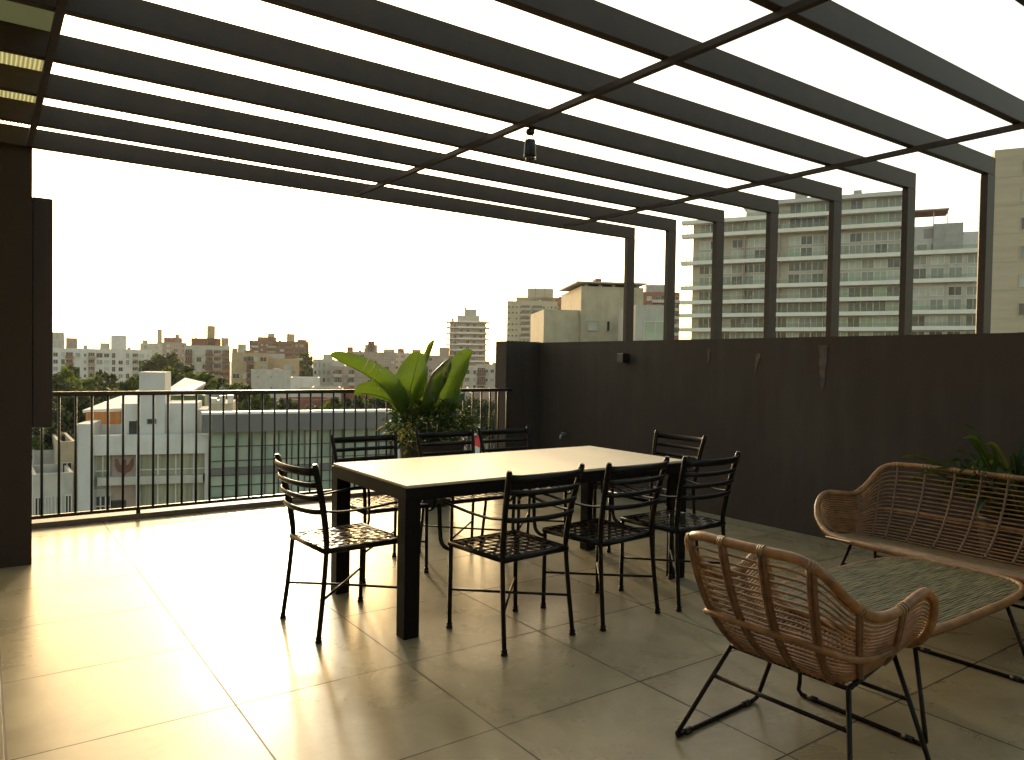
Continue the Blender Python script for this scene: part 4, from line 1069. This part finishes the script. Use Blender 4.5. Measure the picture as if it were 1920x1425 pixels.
# street banner
bn = thing('banner', 'white and red street banner on a pole beside the plant', 'banner', (*on_y(889, 690, 45).xy, GZ))
zb = on_y(895, 795, 45).z-GZ; wv = (on_y(904, 690, 45)-on_y(889, 690, 45)).x
MB().tube([(-.06, 0, 0), (-.06, 0, zb+.3)], .05, 8).build('pole', M['metal'], bn)
MB().box(0, -.02, zb-2.9, wv, .02, zb).build('sheet', M['white'], bn)
m = MB(); m.slabpoly([(.02, -.024, zb-.9), (.02, -.024, zb-1.5), (wv*.95, -.024, zb-1.75), (wv*.95, -.024, zb-.55)], -.004); m.build('red_print', M['red'], bn)

# --- filler roofs further out so that the city goes on between the landmarks
rnd = random.Random(77); cols = ['offwhite', 'pink', 'beige', 'brick', 'white', 'grey', 'tan']; words = {'offwhite': 'off white', 'pink': 'rosy', 'beige': 'beige', 'brick': 'brick red', 'white': 'white', 'grey': 'grey', 'tan': 'tan'}
fill = [(30, 95, 690, 120), (100, 190, 752, 105), (210, 300, 752, 130), (300, 350, 712, 190), (330, 440, 745, 110), (430, 480, 745, 95), (545, 600, 715, 125), (585, 640, 735, 108), (640, 700, 738, 112), (690, 760, 735, 118), (740, 830, 728, 124), (820, 880, 735, 112), (880, 960, 745, 100)]
for k, (a, b, y, D) in enumerate(fill):
    c = cols[(k*3) % 7]
    block('house', 'low %s house among trees, %s' % (words[c], ['far left past the pillar', 'behind the sloping white roof', 'below the long white block', 'beneath the skyline chimney tower', 'under the white and brown block', 'below the tan building', 'beneath the dark brick slab', 'below the pale narrow windowed building', 'below the stepped pink building', 'left behind the plant leaves', 'right behind the plant leaves', 'at the foot of the slab tower', 'by the wall end'][k]), a, b, y, D, c, floors=2, pitch=2.6, seed=100+k, depth=8, skip=.2)

# ------------------------------------------------------------------ trees
def crown_mesh(name, seed, mats, nclump=34, per=70, leaf=.36):
    rnd = random.Random(seed); m = MB()
    for c in range(nclump):
        while True:
            q = Vector((rnd.uniform(-1, 1), rnd.uniform(-1, 1), rnd.uniform(-.85, 1)))
            if .35 < q.length < 1: break
        cc = Vector((q.x*3.0, q.y*3.0, 5.4+q.z*2.5)); rr = rnd.uniform(.6, 1.15); k = 1 if rnd.random() < .4 else 0
        for _ in range(per):
            d = Vector((rnd.gauss(0, 1), rnd.gauss(0, 1), rnd.gauss(0, .8))); d = d.normalized()*rr*rnd.random()**.45
            p = cc+d; n = (d.normalized()+Vector((rnd.gauss(0, .7), rnd.gauss(0, .7), rnd.gauss(.3, .7)))).normalized()
            a = n.orthogonal(); a.rotate(Matrix.Rotation(rnd.uniform(0, 6.28), 3, n)); b = n.cross(a); s = leaf*rnd.uniform(.5, 1.1)
            m.add([p-a*s, p-b*s*.5, p+a*s, p+b*s*.5], [(0, 1, 2, 3)], k)
    return m.mesh(name, mats)
def trunk_mesh(seed):
    rnd = random.Random(seed); m = MB()
    m.tube(spline([(0, 0, -2), (.05, .05, 1.2), (-.05, .1, 2.8), (.1, 0, 4.6), (.1, .05, 6.4)], 4), [.30-.014*i for i in range(17)], 8)
    for k in range(7):
        a = rnd.uniform(0, 6.28); z = 2.2+k*.5; d = Vector((math.cos(a), math.sin(a), .6))
        m.tube(spline([(0, 0, z), d*1.0+Vector((0, 0, z)), d*2.1+Vector((0, 0, z+.5))], 4), [.10-.009*i for i in range(9)], 6)
    return m.mesh('trunk', M['bark'])
M['tree_c'] = leafmat('tree_leaf_deep', (.026, .045, .009), (.022, .036, .005), .6, .45, .5)  # deep leaf green for the fine-leaved near crowns
CROWN = [crown_mesh('crown', s, [M['tree_a'], M['tree_b']] if s % 2 else [M['tree_b'], M['tree_a']]) for s in (1, 2, 3, 4)]
FINE = [crown_mesh('crown', s, [M['tree_c'], M['tree_b']], 60, 90, .24) for s in (5, 6)]
TR = [trunk_mesh(1), trunk_mesh(2)]
TREES = [ # px, top py, distance, width px, kind, label
 (112, 728, 78, 130, 5, 'big dark tree standing left of the white building'), (70, 760, 72, 110, 4, 'dark tree half behind the pillar'), (160, 736, 86, 100, 5, 'deep green tree behind the sloping white roof'),
 (140, 700, 125, 130, 0, 'sunlit light green tree in front of the long white block'), (105, 704, 120, 100, 0, 'light green tree at the left end of the long white block'), (190, 706, 128, 85, 1, 'dark round tree before the long white block'), (205, 722, 100, 90, 0, 'bright green tree just above the sloping roof'),
 (252, 708, 120, 50, 0, 'small bright tree left of the white stair tower'), (312, 662, 230, 70, 1, 'green tree between the long white block and the brown one'), (300, 672, 225, 70, 3, 'brownish green tree right of the long white block'),
 (335, 690, 125, 90, 0, 'bright green tree behind the gable roof'), (380, 694, 122, 80, 2, 'yellow green tree right of the gable roof'), (412, 708, 118, 70, 0, 'light tree below the white and brown block'), (440, 726, 112, 60, 2, 'low tree before the tan building'),
 (455, 730, 88, 80, 1, 'olive tree seen through the railing before the grey block'), (487, 736, 84, 60, 0, 'olive tree right above the glazed building'), (572, 664, 330, 34, 2, 'tree beside the dark brick slab'), (576, 684, 300, 40, 1, 'dark tree between peach and pale buildings'), (540, 752, 95, 50, 1, 'dark bush like tree below the peach building'),
 (622, 738, 90, 80, 0, 'green tree behind the glazed building roof'), (670, 742, 86, 90, 1, 'dark tree behind the glazed building, under the plant leaf'), (715, 732, 90, 80, 3, 'dark tree right behind the plant'), (760, 728, 95, 80, 0, 'green tree behind the plant stalks'), (820, 738, 88, 90, 1, 'dark tree behind the plant middle'),
 (880, 742, 70, 90, 4, 'tree with small leaves right of the plant'), (925, 746, 66, 90, 5, 'tree seen through the railing at its right end'), (948, 760, 62, 70, 4, 'tree touching the wall end'),
 (30, 740, 90, 120, 1, 'dark tree hidden mostly by the pillar'), (90, 800, 66, 70, 1, 'dark low tree above the grey green house'),
]
for k, (px, py, D, wpx, kind, lab) in enumerate(TREES):
    c = on_d(px, 690, D); zt = on_d(px, py, D).z; s = (wpx/F*D)/6.6
    t = thing('tree', lab, 'tree', (c.x, c.y, zt-8.2*s), random.uniform(0, 6.28), 'trees among the houses')
    t.scale = (s, s, s*random.uniform(.95, 1.1))
    link('crown', (CROWN+FINE)[kind], t); link('trunk', TR[k % 2], t)

# ------------------------------------------------------------------ airplane far off
ap = on_d(315, 354, 1500)
pl = thing('airplane', 'tiny airplane high in the bright sky at the left', 'airplane', ap, R(-20))
MB().tube([(-9, 0, 0), (-7, 0, .2), (0, 0, 0), (8, 0, -.4), (10, 0, -.6)], [.3, .9, 1.1, .9, .2], 10).build('fuselage', M['grey'], pl)
MB().slabpoly([(1.5, 0, 0), (-2.5, 9, .8), (-3.8, 9, .8), (-2, 0, 0), (-3.8, -9, .8), (-2.5, -9, .8)], .25).build('wings', M['grey'], pl)
MB().slabpoly([(-7.5, 0, .5), (-9.5, 0, 3.2), (-10.3, 0, 3.2), (-9.6, 0, .3)], .2).build('tail_fin', M['grey'], pl)

# ------------------------------------------------------------------ the air
hz = MB().box(-700, -60, GZ-1, 900, 1700, 420).build('haze', bpy.data.materials.new('haze_air')); tag(hz, kind='stuff')
hm = hz.data.materials[0]; hm.use_nodes = True; n = hm.node_tree.nodes; n.remove(n['Principled BSDF'])
pv = n.new('ShaderNodeVolumePrincipled'); pv.inputs['Color'].default_value = (1, .95, .86, 1); pv.inputs['Density'].default_value = .00010; pv.inputs['Anisotropy'].default_value = .3
hm.node_tree.links.new(pv.outputs['Volume'], n['Material Output'].inputs['Volume'])

# ================================================================== LIGHT
SUN_AZ, SUN_EL = R(16.8), R(13.6)
sd = Vector((math.sin(SUN_AZ)*math.cos(SUN_EL), math.cos(SUN_AZ)*math.cos(SUN_EL), math.sin(SUN_EL)))
sun = bpy.data.lights.new('sun', 'SUN'); sun.energy = .80; sun.angle = R(3.0); sun.color = (1., .90, .68)
so = bpy.data.objects.new('sun', sun); COL.objects.link(so); so.rotation_euler = sd.to_track_quat('Z', 'Y').to_euler(); so.location = (4, 12, 9)
w = bpy.data.worlds.new('World'); sc.world = w; w.use_nodes = True
n = w.node_tree.nodes; l = w.node_tree.links
sky = n.new('ShaderNodeTexSky'); sky.sky_type = 'NISHITA'; sky.sun_disc = False
sky.sun_elevation = SUN_EL; sky.sun_rotation = SUN_AZ; sky.air_density = 1.0; sky.dust_density = 2.2; sky.ozone_density = .6
tint = n.new('ShaderNodeMix'); tint.data_type = 'RGBA'; tint.blend_type = 'MULTIPLY'; tint.inputs['Factor'].default_value = 1
tint.inputs[7].default_value = (1.0, .875, .645, 1)
l.new(sky.outputs['Color'], tint.inputs[6]); l.new(tint.outputs[2], n['Background'].inputs['Color'])
n['Background'].inputs['Strength'].default_value = .15

# ================================================================== CAMERA
cam = bpy.data.cameras.new('camera'); co = bpy.data.objects.new('camera', cam); COL.objects.link(co)
cam.sensor_width = 36; cam.lens = 36*F/1920; cam.clip_start = .05; cam.clip_end = 9000
co.matrix_world = Matrix(((CR.x, CU.x, -_f.x, 0), (CR.y, CU.y, -_f.y, 0), (CR.z, CU.z, -_f.z, H), (0, 0, 0, 1)))
sc.camera = co
vs_ = sc.view_settings; vs_.view_transform = 'Standard'; vs_.look = 'None'; vs_.gamma = 1; vs_.exposure = 1.70; vs_.use_curve_mapping = False
sc.cycles.use_denoising = True
sc.cycles.max_bounces = 8; sc.cycles.transparent_max_bounces = 16
sc.cycles.sample_clamp_indirect = 6
